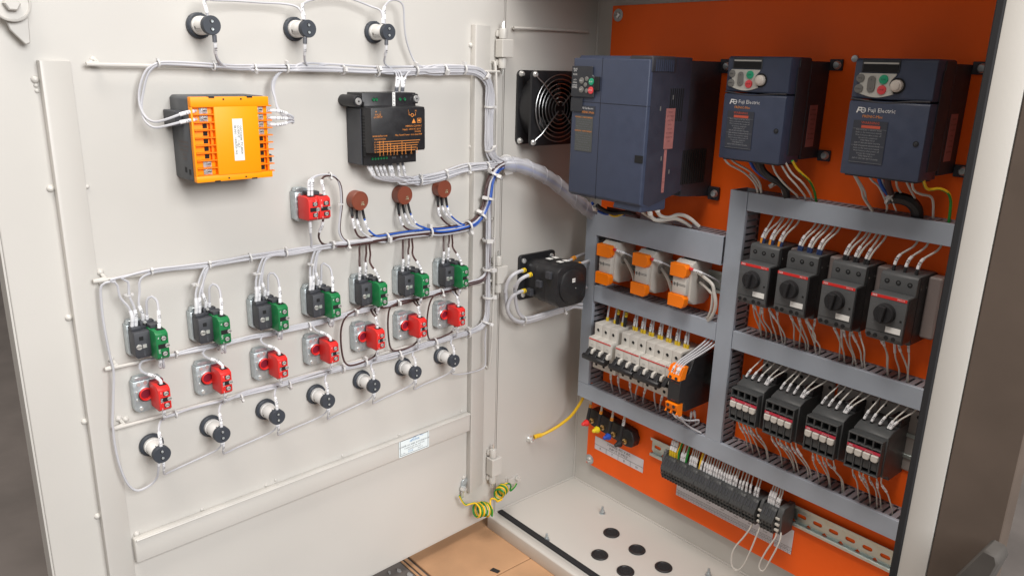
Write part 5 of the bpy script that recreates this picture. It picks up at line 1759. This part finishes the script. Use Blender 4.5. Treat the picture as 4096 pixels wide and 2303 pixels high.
def rsq(x0, y0, x1, y1, r, n=5):
    out = []
    for cx, cy, a0 in ((x1 - r, y0 + r, -90), (x1 - r, y1 - r, 0), (x0 + r, y1 - r, 90), (x0 + r, y0 + r, 180)):
        for k in range(n):
            a = rad(a0 + 90 * k / (n - 1))
            out.append((cx + r * math.cos(a), cy + r * math.sin(a)))
    return out


def ringplate(s, z0, z1, r):
    outer = rsq(0, 0, FS, FS, .008, 6)
    m = len(outer)
    inner = []
    c = FS / 2
    for x, y in outer:
        a = math.atan2(y - c, x - c)
        inner.append((c + r * math.cos(a), c + r * math.sin(a)))
    v = [(x, y, z) for z in (z0, z1) for x, y in outer] + [(x, y, z) for z in (z0, z1) for x, y in inner]
    f = []
    for i in range(m):
        j = (i + 1) % m
        f += [(i, j, m + j, m + i), (2 * m + j, 2 * m + i, 3 * m + i, 3 * m + j), (m + i, m + j, 3 * m + j, 3 * m + i), (j, i, 2 * m + i, 2 * m + j)]
    s.add(v, f)


ringplate(s, .0004, .0050, .054)
s.obj("rear_flange", BLACK, t, ang=30)
s = MB()
ringplate(s, .0330, .0380, .054)
s.obj("front_flange", BLACK, t, ang=30)
c = FS / 2
MB().lathe((c, c, .005), [(.0565, 0), (.0560, .0280), (.0540, .0280), (.0540, 0)], 40, caps=(False, False)).obj("barrel", BLACK, t)
MB().lathe((c, c, .006), [(.0230, 0), (.0230, .024), (.0215, .026)], 28).obj("hub", BLACK, t)
for k in range(5):
    a0 = 2 * math.pi * k / 5
    v = []
    for i, rr in enumerate(np.linspace(.0232, .0520, 5)):
        for w_, z_ in ((-.36, .010), (0, .017), (.36, .026)):
            a = a0 + w_ * (1 + .25 * i / 4) + .06 * i
            v.append((c + rr * math.cos(a), c + rr * math.sin(a), z_))
    f = [(3 * i + j, 3 * i + j + 1, 3 * i + j + 4, 3 * i + j + 3) for i in range(4) for j in range(2)]
    f += [tuple(reversed(q)) for q in f]
    MB().add(v, f).obj("blade", BLACK, t)
for r_ in np.linspace(.0110, .0530, 7):
    MB().tube([(c + r_ * math.cos(a), c + r_ * math.sin(a), .0425) for a in np.linspace(0, 2 * math.pi, 49)], .0009, 6, caps=False).obj("guard_ring", GUARD, t)
for sx, sy in ((-1, -1), (-1, 1), (1, -1), (1, 1)):
    d = Vector((sx, sy, 0)).normalized()
    o = Vector((c, c, 0))
    MB().tube([o + d * .006 + Vector((0, 0, .0440)), o + d * .056 + Vector((0, 0, .0440)), o + d * .066 + Vector((0, 0, .0400)), o + d * .0745 + Vector((0, 0, .0395))], .0012, 6).obj("guard_spoke", GUARD, t)
    q = o + d * .0745
    MB().lathe((q.x, q.y, .0382), [(.0048, 0), (.0046, .0018), (.0030, .0040)], 12).obj("guard_screw", STEEL, t)
for x, y in ((.0058, .0058), (.0058, FS - .0058)):
    MB().lathe((x, y, .0051), [(.0050, 0), (.0046, .0020), (.0028, .0060), (.001, .0062)], 12).obj("fixing_screw", STEEL, t)

t = thing("rotary_isolator", "black rotary isolator switch with yellow ferruled cables on the left wall", "switch", WALL.m(.0380, .4050))
IW, IH = .0840, .0800
MB().prism(rsq(0, 0, IW, IH, .006), .0004, .0060).obj("plate", BLACK, t, bevel=.0008)
for x, y in ((.009, .009), (.009, IH - .010), (IW - .009, IH - .010), (IW - .009, .009)):
    MB().lathe((x, y, .0061), [(.0046, 0), (.0042, .0018), (.001, .0020)], 12).obj("fixing_screw", STEEL, t)
cx, cy = .0455, .0385
s = MB()
for z0, z1, r_ in ((.0062, .0330, .0330), (.0332, .0600, .0345), (.0602, .0880, .0355)):
    pts = []
    for k in range(40):
        a = 2 * math.pi * k / 40
        sq = r_ * min(1.20, 1 / max(abs(math.cos(a)), abs(math.sin(a))))
        pts.append((cx + sq * math.cos(a), cy + sq * math.sin(a)))
    s.prism(pts, z0, z1)
b = s.obj("switch_body", BLACK, t, bevel=.0012, seg=2)
MB().lathe((cx, cy, .0882), [(.0300, 0), (.0295, .0030), (.0270, .0042)], 36).obj("end_cap", BLACK, b)
o = MB().box(cx - .0035, cx + .0035, cy + .0070, cy + .0140, .0925, .0929).obj("number_tag", WHITE, b)
s = MB()
s.text("63A", cx, cy + .0105, .0931, .0030)
s.obj("printed_mark", PRINTK, o, flat=True)
MB().lathe((cx + .0060, cy - .004, .0925), [(.0008, 0), (.0005, .0003)], 8).obj("centre_mark", WHITE, b)
for k, (xx, zz) in enumerate(((-.008, .040), (.006, .040), (-.008, .066), (.006, .066))):
    o = MB().box(cx + xx - .0045, cx + xx + .0045, cy + .0382, cy + .0386, zz - .0055, zz + .0055).obj("terminal_tag", WHITE, b)
for k in range(6):
    sx = -1 if k < 3 else 1
    zz = .024 + .023 * (k % 3)
    MB().box(cx + sx * .0360 - .004, cx + sx * .0360 + .004, cy - .026 + .020 * (k % 3), cy - .014 + .020 * (k % 3), zz - .006, zz + .006).obj("terminal_shroud", CHAR, t, bevel=.0008)
# ================================================================== wiring inside the cabinet
BO = BACK.n
WO = WALL.n
B1 = lambda t, xy, h: path(BACK, t, xy, h)
S1 = lambda t, xy, h: path(WALL, t, xy, h)


def J(a):
    return random.uniform(-a, a)


def leads(label, base, cat="wire", name="wire_set", group=None):
    return thing(name, label, cat, Matrix.Translation(base), group)


nth = ["first motor starter from the middle duct", "second motor starter from the middle duct", "third motor starter from the middle duct", "rightmost motor starter"]
for i, x0 in enumerate(MSX):
    H = leads("cream wires entering the top of the %s" % nth[i], BACK.at(x0 + .02, .575, .04), group="wires entering the motor starters")
    for k, x in enumerate((.0085, .0222, .0360)):
        xs = x0 + x
        for j in range(2 if i < 3 else 1):
            dx = .0055 * j
            top = (xs + .010 + dx + J(.003) + (.006 if i == 3 else 0), .6085)
            p = [BACK.at(xs + dx * .6, .5655, .0440), BACK.at(xs + dx * .7, .5745, .0430), BACK.at(xs + dx * .9 + .002, .586, .0385), BACK.at(top[0] - .002, .600, .031), BACK.at(top[0], .612, .026)]
            fm = (FERO if j == 0 else FERB, FERB, WK, WK)[i]
            mk = [(.0, .0085, "", fm, .0022)]
            if j == 0:
                mk.append((.009, .0235, "%s%d" % ("RYB"[k], i + 1)))
            wire(H, p, WC, mk=mk, out=BO)
    H = leads("cream wires below the %s" % nth[i], BACK.at(x0 + .02, .455, .03), group="wires leaving the motor starters")
    for k in range(7 if i < 3 else 5):
        xs = x0 + .0045 + k * (.0062 if i < 3 else .0088)
        e = xs + .010 + J(.010)
        m = (xs + e) / 2
        p = [BACK.at(xs, .4835, .047 if k % 2 else .040), BACK.at(xs + J(.001), .474, .046 if k % 2 else .038), BACK.at(m + J(.005), .4560 + J(.004), .037), BACK.at(e + J(.003), .4380, .030), BACK.at(e, .4180, .024)]
        wire(H, p, WC, r=.0011, mk=[(.003, .0155 + J(.002), ("U%d", "V%d", "W%d", "A%d", "13", "14", "R%d")[k].replace("%d", str(i + 1)))] if k % 3 != 2 else [(.010, .022, "")], out=BO)
nth = ["contactor beside the middle duct", "second contactor from the middle duct", "third contactor from the middle duct", "rightmost contactor"]
for i, x0 in enumerate(CTX):
    H = leads("white sleeved wires above the %s" % nth[i], BACK.at(x0 + .02, .385, .04), group="wires entering the contactors")
    for k, x in enumerate((.0050, .0150, .0255, .0365, .0395)):
        xs = x0 + x
        lean = (.012, .012, .014, .014, .024)[k] + J(.003)
        b = .3640 - (.0015 if k > 2 else 0)
        p = [BACK.at(xs, b - .002, .0480), BACK.at(xs + .0010, b + .0040, .0475), BACK.at(xs + lean * .35, .3790, .0430), BACK.at(xs + lean * .85, .3930, .0330), BACK.at(xs + lean, .4060, .026)]
        wire(H, p, WC, r=.0010, mk=[(.0, .0040, "", WK, .0019), (.0045, .0170 + J(.001), ("R%d", "Y%d", "B%d", "A1", "A2")[k].replace("%d", str(i + 1)), SLEEVE, .0018)], out=BO)
    H = leads("cream wires hanging below the %s" % nth[i], BACK.at(x0 + .02, .270, .04), group="wires leaving the contactors")
    for k in range(5 + i % 2):
        xs = x0 + .006 + k * .0075
        e = xs + .009 + J(.009)
        p = [BACK.at(xs, .3020, .058), BACK.at(xs + J(.002), .2900, .054), BACK.at((xs + e) / 2 + J(.003), .2750, .044), BACK.at(e, .2580 + J(.004), .034), BACK.at(e + .001, .2330, .024)]
        wire(H, p, WC, r=.0010, mk=[(.014 + J(.004), .026 + J(.003), ("U%d", "V%d", "W%d", "A1", "14", "13")[k].replace("%d", str(i + 1)), SLEEVE, .0017)], out=BO)

# breakers
H = leads("black and white wires with yellow ferrules above the far left breaker", BACK.at(.12, .385, .04), group="wires above the breakers")
for k in range(3):
    xs = .0985 + (k + .5) * MCBW
    for j in range(2):
        m, fm = (WW, FERY) if j == 0 else (WK, WK)
        if k == 0 and j == 1:
            continue
        p = [BACK.at(xs + .0055 * j - .002, .3690, .0320), BACK.at(xs + .0055 * j - .002, .3780, .0320), BACK.at(xs + .0055 * j - .0015, .3900, .0310), BACK.at(xs + .0055 * j - .001, .4080, .028)]
        wire(H, p, m, r=.0017, mk=[(0, .0085 if j == 0 else .019, "", fm, .0028)] + ([(.0195, .028, "1", FERY, .0027)] if j else []), out=BO)
H = leads("row of white wires with yellow ferrules above the grouped breakers", BACK.at(.21, .385, .04), group="wires above the breakers")
for k in range(7):
    xs = (.1605 if k < 3 else .2145 - 3 * MCBW) + (k + .5) * MCBW
    for j in range(2):
        p = [BACK.at(xs + .0052 * j - .0030, .3690, .0320), BACK.at(xs + .0052 * j - .0030, .3780, .0320), BACK.at(xs + .0046 * j - .0028, .3900, .0310), BACK.at(xs + .0040 * j - .0025, .4080, .028)]
        wire(H, p, WW, r=.0015, mk=[(0, .0085, "", FERY, .0027)] + ([(.010, .0225, ("R11", "Y11", "B11", "R21", "Y21", "B21", "L1")[k])] if j == 0 else []), out=BO)
H = leads("thin white wires running from the breakers down into the bottom duct", BACK.at(.2, .27, .03), group="wires below the breakers")
for k in range(9):
    xs = (.0985 if k < 3 else .1605 - 3 * MCBW if k < 6 else .2145 - 6 * MCBW) + (k + .5) * MCBW
    if k == 0:
        continue
    lean = (.004, -.004, -.003, -.002, -.012, -.012, -.003, -.012, -.012)[k]
    p = [BACK.at(xs, .2900, .0360), BACK.at(xs, .2790, .0360), BACK.at(xs + lean * .4, .2650, .0330), BACK.at(xs + lean, .2470, .0250), BACK.at(xs + lean * 1.1, .2330, .020)]
    wire(H, p, WW, mk=[(.012, .024, ("", "L11", "N1", "R2", "Y2", "B2", "R3", "Y3", "B3")[k])] if k % 2 or k < 4 else [(.002, .010, "")], out=BO)

# relays
H = leads("pale cables looping from the orange covered relays into the duct", BACK.at(.22, .46, .04))
for i, x0 in enumerate((.1000, .1790, .2555)):
    p = [BACK.at(x0 + .033, .5080, .0575), BACK.at(x0 + .040, .5065, .0540), BACK.at(x0 + .052, .5000, .040), BACK.at(x0 + .066, .4860, .020), BACK.at(x0 + .070, .470, .012)]
    wire(H, p, WW, mk=[(0, .0035, "", CAPR, .0022), (.004, .018, "L1")], out=BO)
    if i < 2:
        p = [BACK.at(x0 + .033, .4880, .0300), BACK.at(x0 + .042, .4830, .0320), BACK.at(x0 + .052, .4680, .030), BACK.at(x0 + .056, .4480, .026), BACK.at(x0 + .056, .425, .022)]
        wire(H, p, WC, r=.0027, out=BO)
p = B1('21', [1850, 1235, 1920, 1290, 1985, 1350], [.036, .046, .050]) + B1('22', [2000, 110, 2015, 200, 2005, 280, 1970, 350, 1925, 398, 1900, 420], [.050, .050, .048, .044, .036, .026])
wire(H, p, WC, r=.0027, out=BO)
p = B1('21', [1870, 1330, 1930, 1380, 1975, 1430], [.036, .042, .046]) + B1('22', [1985, 130, 1975, 260, 1940, 350, 1890, 400], [.045, .044, .040, .026])
wire(H, p, WC, r=.0022, out=BO)

# supply module
H = leads("four white wires sweeping from the duct to the top orange plug", BACK.at(.31, .37, .07))
for k in range(4):
    x = .2948 + .0042 * k
    e = .3140 + .0060 * k
    p = [BACK.at(x, .3475, .0900), BACK.at(x + .0012, .3570, .0885), BACK.at(x + .004, .3680, .0790), BACK.at((x + e) / 2 + .004, .3830, .058), BACK.at(e, .3960, .038), BACK.at(e + .002, .4080, .026)]
    wire(H, p, WW, mk=[(.0015, .0140, ("P1", "N1", "L", "10")[k])] if k % 2 == 0 or k == 3 else [(.0015, .013, "")], out=BO)
H = leads("white wires curling from the bottom orange plug into the duct", BACK.at(.31, .26, .06))
for xy, h in (((1610, 1235, 1650, 1280, 1680, 1305, 1730, 1330), [.088, .080, .055, .035]), ((1640, 1240, 1690, 1290, 1740, 1345, 1810, 1390, 1880, 1425), [.088, .078, .062, .048, .040]),
              ((1660, 1235, 1720, 1300, 1790, 1310, 1855, 1305, 1850, 1335, 1800, 1360), [.088, .070, .055, .045, .040, .030]), ((1790, 1225, 1785, 1270, 1775, 1310, 1770, 1340), [.03, .028, .026, .024]), ((1815, 1215, 1820, 1260, 1825, 1305, 1830, 1335), [.03, .028, .026, .024])):
    wire(H, B1('22', list(xy), h), WW, mk=[(.002, .012, "")], out=BO)

# terminal rows
H = leads("row of white sleeved wires entering the long terminal row from the duct above", BACK.at(.35, .195, .03))
xs = [.2650, .2695, .2742, .2800, .2815, .2872, .2910, .2940, .2968, .3050, .3095, .3140, .3165, .3235, .3265, .3330, .3385, .3430, .3465, .3515, .3560, .3605, .3650, .3700, .3750, .3795, .3830, .3880, .3925, .3990, .4040, .4110, .4180, .4260, .4310]
for k, x in enumerate(xs):
    gy = k in (3, 4, 8, 13)
    if k < 3:
        p = [BACK.at(x, .1770, .0330), BACK.at(x, .1860, .0330), BACK.at(x, .1990, .0290), BACK.at(x, .2180, .022)]
        wire(H, p, WC, r=.0015, mk=[(0, .0095, "", FERY, .0027), (.010, .0260, ("R", "Y", "B")[k], SLEEVE, .0026)], out=BO)
    elif gy:
        p = [BACK.at(x, .1760, .0330), BACK.at(x + J(.0015), .1880, .0330), BACK.at(x + .001, .2030, .0280), BACK.at(x + .001, .2180, .022)]
        wire(H, p, (WY, WG, WG, WY)[(3, 4, 8, 13).index(k)], r=.0018, out=BO)
    else:
        a = J(.0015)
        p = [BACK.at(x, .1750, .0330), BACK.at(x + a * .3, .1850, .0330), BACK.at(x + a, .1990, .0285), BACK.at(x + a, .2180, .022)]
        wire(H, p, WC, r=.0011, mk=[(.002 + J(.001), .0170 + J(.002), "%d" % (k + 1), SLEEVE, .0019)], out=BO)
H = leads("five white sleeved wires entering the short terminal group", BACK.at(.46, .195, .03))
for k, x in enumerate((.4505, .4545, .4585, .4635, .4670)):
    p = [BACK.at(x, .1750, .0330), BACK.at(x, .1850, .0335), BACK.at(x + .001, .1990, .0290), BACK.at(x + .001 - (.004 if k > 2 else 0), .2180, .022)]
    wire(H, p, WC, r=.0012, mk=[(.002, .022 - .006 * (k > 2), "%d" % (k + 30), SLEEVE, .0021)], out=BO)
for k, (lb, pt) in enumerate((("left cream wire loop hanging below the terminal blocks", (('23', [2445, 950, 2400, 1060, 2330, 1230, 2270, 1350, 2210, 1392, 2165, 1345, 2165, 1250, 2200, 1170, 2270, 1090, 2330, 1010, 2360, 950]),)),
                              ("right cream wire loop hanging below the end bracket", (('33', [300, 1040, 290, 1110, 250, 1200, 190, 1310, 140, 1395, 100, 1385, 100, 1330, 150, 1230, 210, 1140, 250, 1080, 265, 1030]),)))):
    H = leads(lb, BACK.hit(*T(pt[0][0], *pt[0][1][:2]), .045), name="wire_loop", group="spare wire loops")
    wire(H, B1(pt[0][0], pt[0][1], [.040, .046, .052, .056, .058, .058, .056, .052, .048, .044, .040]), WC, r=.0013, out=BO)

# inverters
H = leads("cream, blue, black and green yellow wires under the middle small inverter", BACK.hit(*T('31', 250, 300), .05), group="wires under the small inverters")
for m, r_, t_, xy, h in ((WC, .0014, '21', [2085, 150, 2130, 220, 2280, 305, 2375, 400, 2405, 480, 2410, 520], [.075, .06, .03]), (WC, .0014, '21', [2140, 160, 2200, 215, 2330, 290, 2420, 390, 2440, 480, 2440, 520], [.075, .06, .03]),
                         (WC, .0013, '31', [10, 320, 60, 380, 100, 450, 110, 500], [.07, .05, .03]), (WK, .0052, '31', [90, 190, 130, 290, 210, 360, 290, 400, 345, 470, 350, 550], [.08, .06, .035]), (WBR, .0026, '31', [40, 190, 100, 290, 180, 350, 250, 390], [.08, .06, .045]),
                         (WBL, .0022, '31', [5, 190, 50, 270, 140, 345, 240, 385], [.08, .06, .045]), (WC, .0013, '31', [210, 200, 250, 310, 340, 420, 440, 510, 460, 550], [.08, .06, .03]), (WC, .0013, '31', [285, 200, 360, 330, 450, 430, 520, 520, 530, 560], [.08, .06, .03]),
                         (WC, .0013, '31', [335, 200, 400, 310, 500, 400, 570, 500, 590, 560], [.08, .06, .03]), (WG, .0016, '31', [405, 195, 440, 260, 500, 320, 560, 375, 605, 460, 630, 580], [.08, .06, .03])):
    wire(H, B1(t_, xy, h), [WG, WY] if m is WG else m, r=r_, out=BO, stripe=4 if m is WG else None, n=8)
tie(H, BACK.hit(*T('31', 255, 398), .045), Vector((.7, 0, -.7)).normalized(), BO, .0062)
wire(H, B1('31', [200, 375, 255, 400, 300, 450, 320, 515], [.052, .05, .045, .04]), WHITE, r=.0009, name="tie_tail")
H = leads("cream, blue, black and green yellow wires under the right small inverter", BACK.hit(*T('31', 1350, 500), .05), group="wires under the small inverters")
for m, r_, t_, xy, h in ((WC, .0014, '31', [960, 290, 1010, 380, 1050, 460, 1070, 540, 1150, 660, 1170, 700], [.075, .06, .03]), (WC, .0013, '31', [970, 290, 1030, 390, 1080, 480, 1100, 570, 1160, 660], [.075, .06, .03]), (WC, .0013, '31', [1105, 310, 1150, 380, 1210, 430, 1260, 530, 1290, 620, 1280, 680], [.08, .06, .03]),
                         (WBL, .0022, '31', [1200, 320, 1235, 420, 1280, 490, 1320, 535], [.08, .06, .045]), (WW, .0014, '31', [1235, 320, 1250, 400, 1290, 480, 1330, 530], [.08, .06, .045]), (WBR, .0040, '31', [1290, 330, 1300, 420, 1325, 500, 1335, 550], [.08, .06, .045]),
                         (WK, .0072, '31', [1330, 540, 1420, 545, 1510, 580, 1565, 650, 1575, 760], [.046, .044, .040, .034, .028]), (WC, .0013, '31', [1370, 345, 1385, 440, 1430, 510], [.08, .06, .04]), (WC, .0013, '31', [1455, 355, 1500, 450, 1550, 545], [.08, .06, .04]),
                         (WC, .0014, '31', [1520, 365, 1540, 470, 1620, 510, 1690, 525, 1720, 580, 1720, 730], [.08, .06, .03]), (WG, .0017, '31', [1625, 360, 1650, 440, 1690, 465, 1780, 455, 1860, 495, 1885, 570, 1880, 660, 1865, 780], [.08, .06, .04, .03])):
    wire(H, B1(t_, xy, h), [WG, WY] if m is WG else m, r=r_, out=BO, stripe=5 if m is WG else None, n=8)
tie(H, BACK.hit(*T('31', 1330, 545), .045), Vector((.8, 0, -.5)).normalized(), BO, .0078)
wire(H, B1('31', [1280, 530, 1330, 550, 1350, 600, 1375, 660], [.052, .054, .045, .035]), WHITE, r=.0009, name="tie_tail")
H = leads("thick white and dark wires emerging under the large inverter into the duct", BACK.hit(*T('21', 1450, 700), .06))
for m, r_, xy, h, mk in ((WC, .0030, [1462, 590, 1468, 650, 1500, 710, 1580, 725, 1650, 700, 1720, 705, 1790, 745, 1860, 810], [.075, .072, .066, .058, .05, .046, .04, .032], [(0, .014, "", WHITE, .0040), (.0035, .0050, "", WK, .0041)]),
                         (WC, .0030, [1395, 655, 1410, 710, 1450, 748, 1540, 745, 1640, 735, 1720, 765, 1790, 810], [.080, .076, .07, .06, .05, .04, .032], [(0, .008, "", WHITE, .0038)]), (WC, .0026, [1325, 670, 1370, 700, 1430, 735, 1520, 770, 1600, 790], [.08, .07, .055, .04, .03], []),
                         (WBL, .0022, [860, 585, 900, 650, 980, 690, 1080, 690, 1160, 700], [.11, .10, .085, .07, .045], []), (WK, .0034, [905, 610, 960, 650, 1050, 680, 1180, 675, 1260, 690], [.11, .10, .09, .075, .05], []),
                         (WC, .0014, [960, 660, 1040, 690, 1120, 670, 1180, 660], [.095, .09, .08, .07], []), (WY, .0018, [1020, 690, 1060, 712, 1100, 708, 1200, 672, 1230, 690], [.085, .08, .075, .065, .05], []),
                         (WC, .0020, [880, 620, 885, 650, 905, 660], [.11, .105, .10], [(0, .008, "", WHITE, .0034)]), (WBR, .0030, [1000, 640, 1100, 660, 1220, 690, 1300, 720], [.09, .08, .06, .04], [])):
    wire(H, B1('21', xy, h), m, r=r_, mk=mk, out=BO, n=8)

# yellow earth cable with bolt on the left wall
q = WALL.hit(*T('23', 278, 168), .003)
H = leads("yellow insulated earth cable bolted to the left cabinet wall", q, name="earth_cable")
p = S1('23', [318, 150, 360, 135, 392, 128], [.004, .006, .008]) + S1('22', [470, 1405, 560, 1350, 660, 1270, 735, 1170, 785, 1080], [.014, .022, .034, .046, .056])
wire(H, p, WY, r=.0028, mk=[(0, .016, "", mat("yellow_lug_sleeve", (.80, .48, .02), .35), .0042)], out=WO, n=10)
MB().lathe((.0, 0, 0), [(.0070, -.0028), (.0070, .0), (.0052, .0002), (.0048, .0075), (.0025, .0090)], 14, 'x').obj("bolt", STEEL, H)
# input terminal leads
H = leads("black sleeved leads with yellow ferrules dropping to the capped input studs", BACK.at(.10, .185, .03))
for k in range(4):
    x = .0720 + .0275 * k
    p = [BACK.at(x, .1610 - .003 * k, .0330), BACK.at(x - .0005, .1760, .0300), BACK.at(x - .001, .1900, .0260), BACK.at(x - .001, .2180, .022)]
    wire(H, p, WC, r=.0022, mk=[(0, .030 if k < 3 else .034, "", WK, .0031)] + ([(.0305, .0365, "1", FERO, .0030)] if k < 3 else [(.035, .046, "N1", SLEEVE, .0028)]), out=BO)
# isolator cables
H = leads("three thick white cables with yellow ferrules looping from the rotary isolator", WALL.hit(*T('22', 150, 200), .03), cat="cable")
IF = [(0, .0065, "1", FERY, .0041)]
p = S1('21', [232, 1215, 170, 1232, 105, 1275, 65, 1345, 50, 1420], [.036, .038, .036, .030, .026]) + S1('22', [52, 100, 62, 220, 80, 310, 130, 372, 215, 395, 330, 372, 590, 288, 690, 250, 770, 258], [.024, .022, .022, .024, .026, .03, .045, .052, .06])
wire(H, p, WW, r=.0030, mk=IF, out=WO, n=10)
p = S1('21', [290, 1255, 225, 1280, 170, 1325, 145, 1390], [.058, .058, .050, .042]) + S1('22', [138, 60, 145, 180, 165, 280, 205, 340, 280, 350, 420, 310, 580, 257, 680, 218, 770, 225], [.036, .030, .028, .028, .030, .036, .046, .054, .062])
wire(H, p, WW, r=.0030, mk=IF, out=WO, n=10)
p = S1('22', [232, 100, 175, 112, 120, 150, 85, 205, 72, 270, 95, 330, 150, 375, 230, 385, 420, 330, 620, 262, 690, 205, 760, 185], [.040, .042, .036, .03, .028, .026, .026, .028, .036, .048, .056, .062])
wire(H, p, WW, r=.0030, mk=IF, out=WO, n=10)
for xy, h in (((635, 1135, 700, 1098, 770, 1068, 830, 1050), [.030, .030, .032, .035]), ((715, 1170, 760, 1152, 830, 1130), [.062, .062, .062]), ((690, 1395, 740, 1385, 830, 1370), [.060, .060, .060])):
    wire(H, S1('21', list(xy), h), WW, r=.0028, mk=[(.010 if xy[0] == 635 else .001, .018 if xy[0] == 635 else .009, "1", FERO, .0042)] if xy[0] != 690 else [], out=WO, n=10)
tie(H, WALL.hit(*T('22', 595, 275), .046), Vector((.2, .9, .35)).normalized(), WO, .0058)
tie(H, WALL.hit(*T('22', 222, 368), .028), Vector((.0, .95, .1)).normalized(), WO, .0062)

# coiled green-yellow earth wire between door and cabinet
a, b = DOOR.ab(*T('13', 1985, 605))
t = thing("earth_bracket", "small bent steel earth tab with bolt at the lower hinge side of the door", "bracket", DOOR.m(a, b), "earth brackets")
MB().prism([(-.006, -.008), (.004, -.010), (.0095, .012), (.004, .016), (-.004, .010)], .0005, .0030).obj("tab", ZINC, t, bevel=.0004)
MB().lathe((-.0035, -.002, .003), [(.0052, 0), (.0052, .0075), (.0030, .0090)], 6).obj("bolt", STEEL, t)
MB().box(-.0085, -.0035, -.018, -.006, .006, .0085).obj("cable_lug", STEEL, t, bevel=.0006)
MB().lathe((.002, .0165, .0005), [(.004, 0), (.003, .002), (.001, .003)], 9).obj("weld_bead", PAINT, t)
H = leads("coiled green and yellow earth wire hanging between door and cabinet wall", DOOR.hit(*T('13', 2100, 800), .02), name="earth_wire")


def coil(c0, c1, r, turns, ph, tilt):
    ax = (c1 - c0).normalized()
    n1 = Vector((0, 0, 1)) - ax * ax.z
    n1.normalize()
    n2 = ax.cross(n1)
    out = []
    N = int(turns * 14)
    for i in range(N + 1):
        a = ph + 2 * math.pi * turns * i / N
        rr = r * (1 + .16 * math.sin(i * .9) + .1 * math.sin(i * .37))
        out.append(c0.lerp(c1, i / N) + (n1 * math.cos(a) + n2 * math.sin(a)) * rr)
    return out


p = D1('13', [1955, 695, 1975, 735, 2010, 780, 2060, 772, 2105, 765], [.012, .014, .018, .022, .024])
p += coil(DOOR.hit(*T('13', 2110, 830), .024), DOOR.hit(*T('13', 2225, 822), .030), .0125, 5.2, .6, 0)
p += [WALL.hit(*T('13', 2245, 750), .030), WALL.hit(*T('13', 2265, 722), .032), WALL.hit(*T('13', 2300, 735), .034), WALL.hit(*T('13', 2310, 750), .034)]
p += coil(WALL.hit(*T('13', 2325, 690), .030), WALL.hit(*T('13', 2370, 620), .022), .0098, 4.3, 2.6, 0)
p += [WALL.hit(*T('13', 2400, 582), .018), WALL.hit(*T('13', 2435, 600), .014), WALL.hit(*T('13', 2432, 650), .012), WALL.hit(*T('13', 2475, 610), .011), WALL.hit(*T('13', 2490, 580), .010)]
wire(H, p, [WG, WY], r=.0017, n=8, stripe=9, step=.0022)
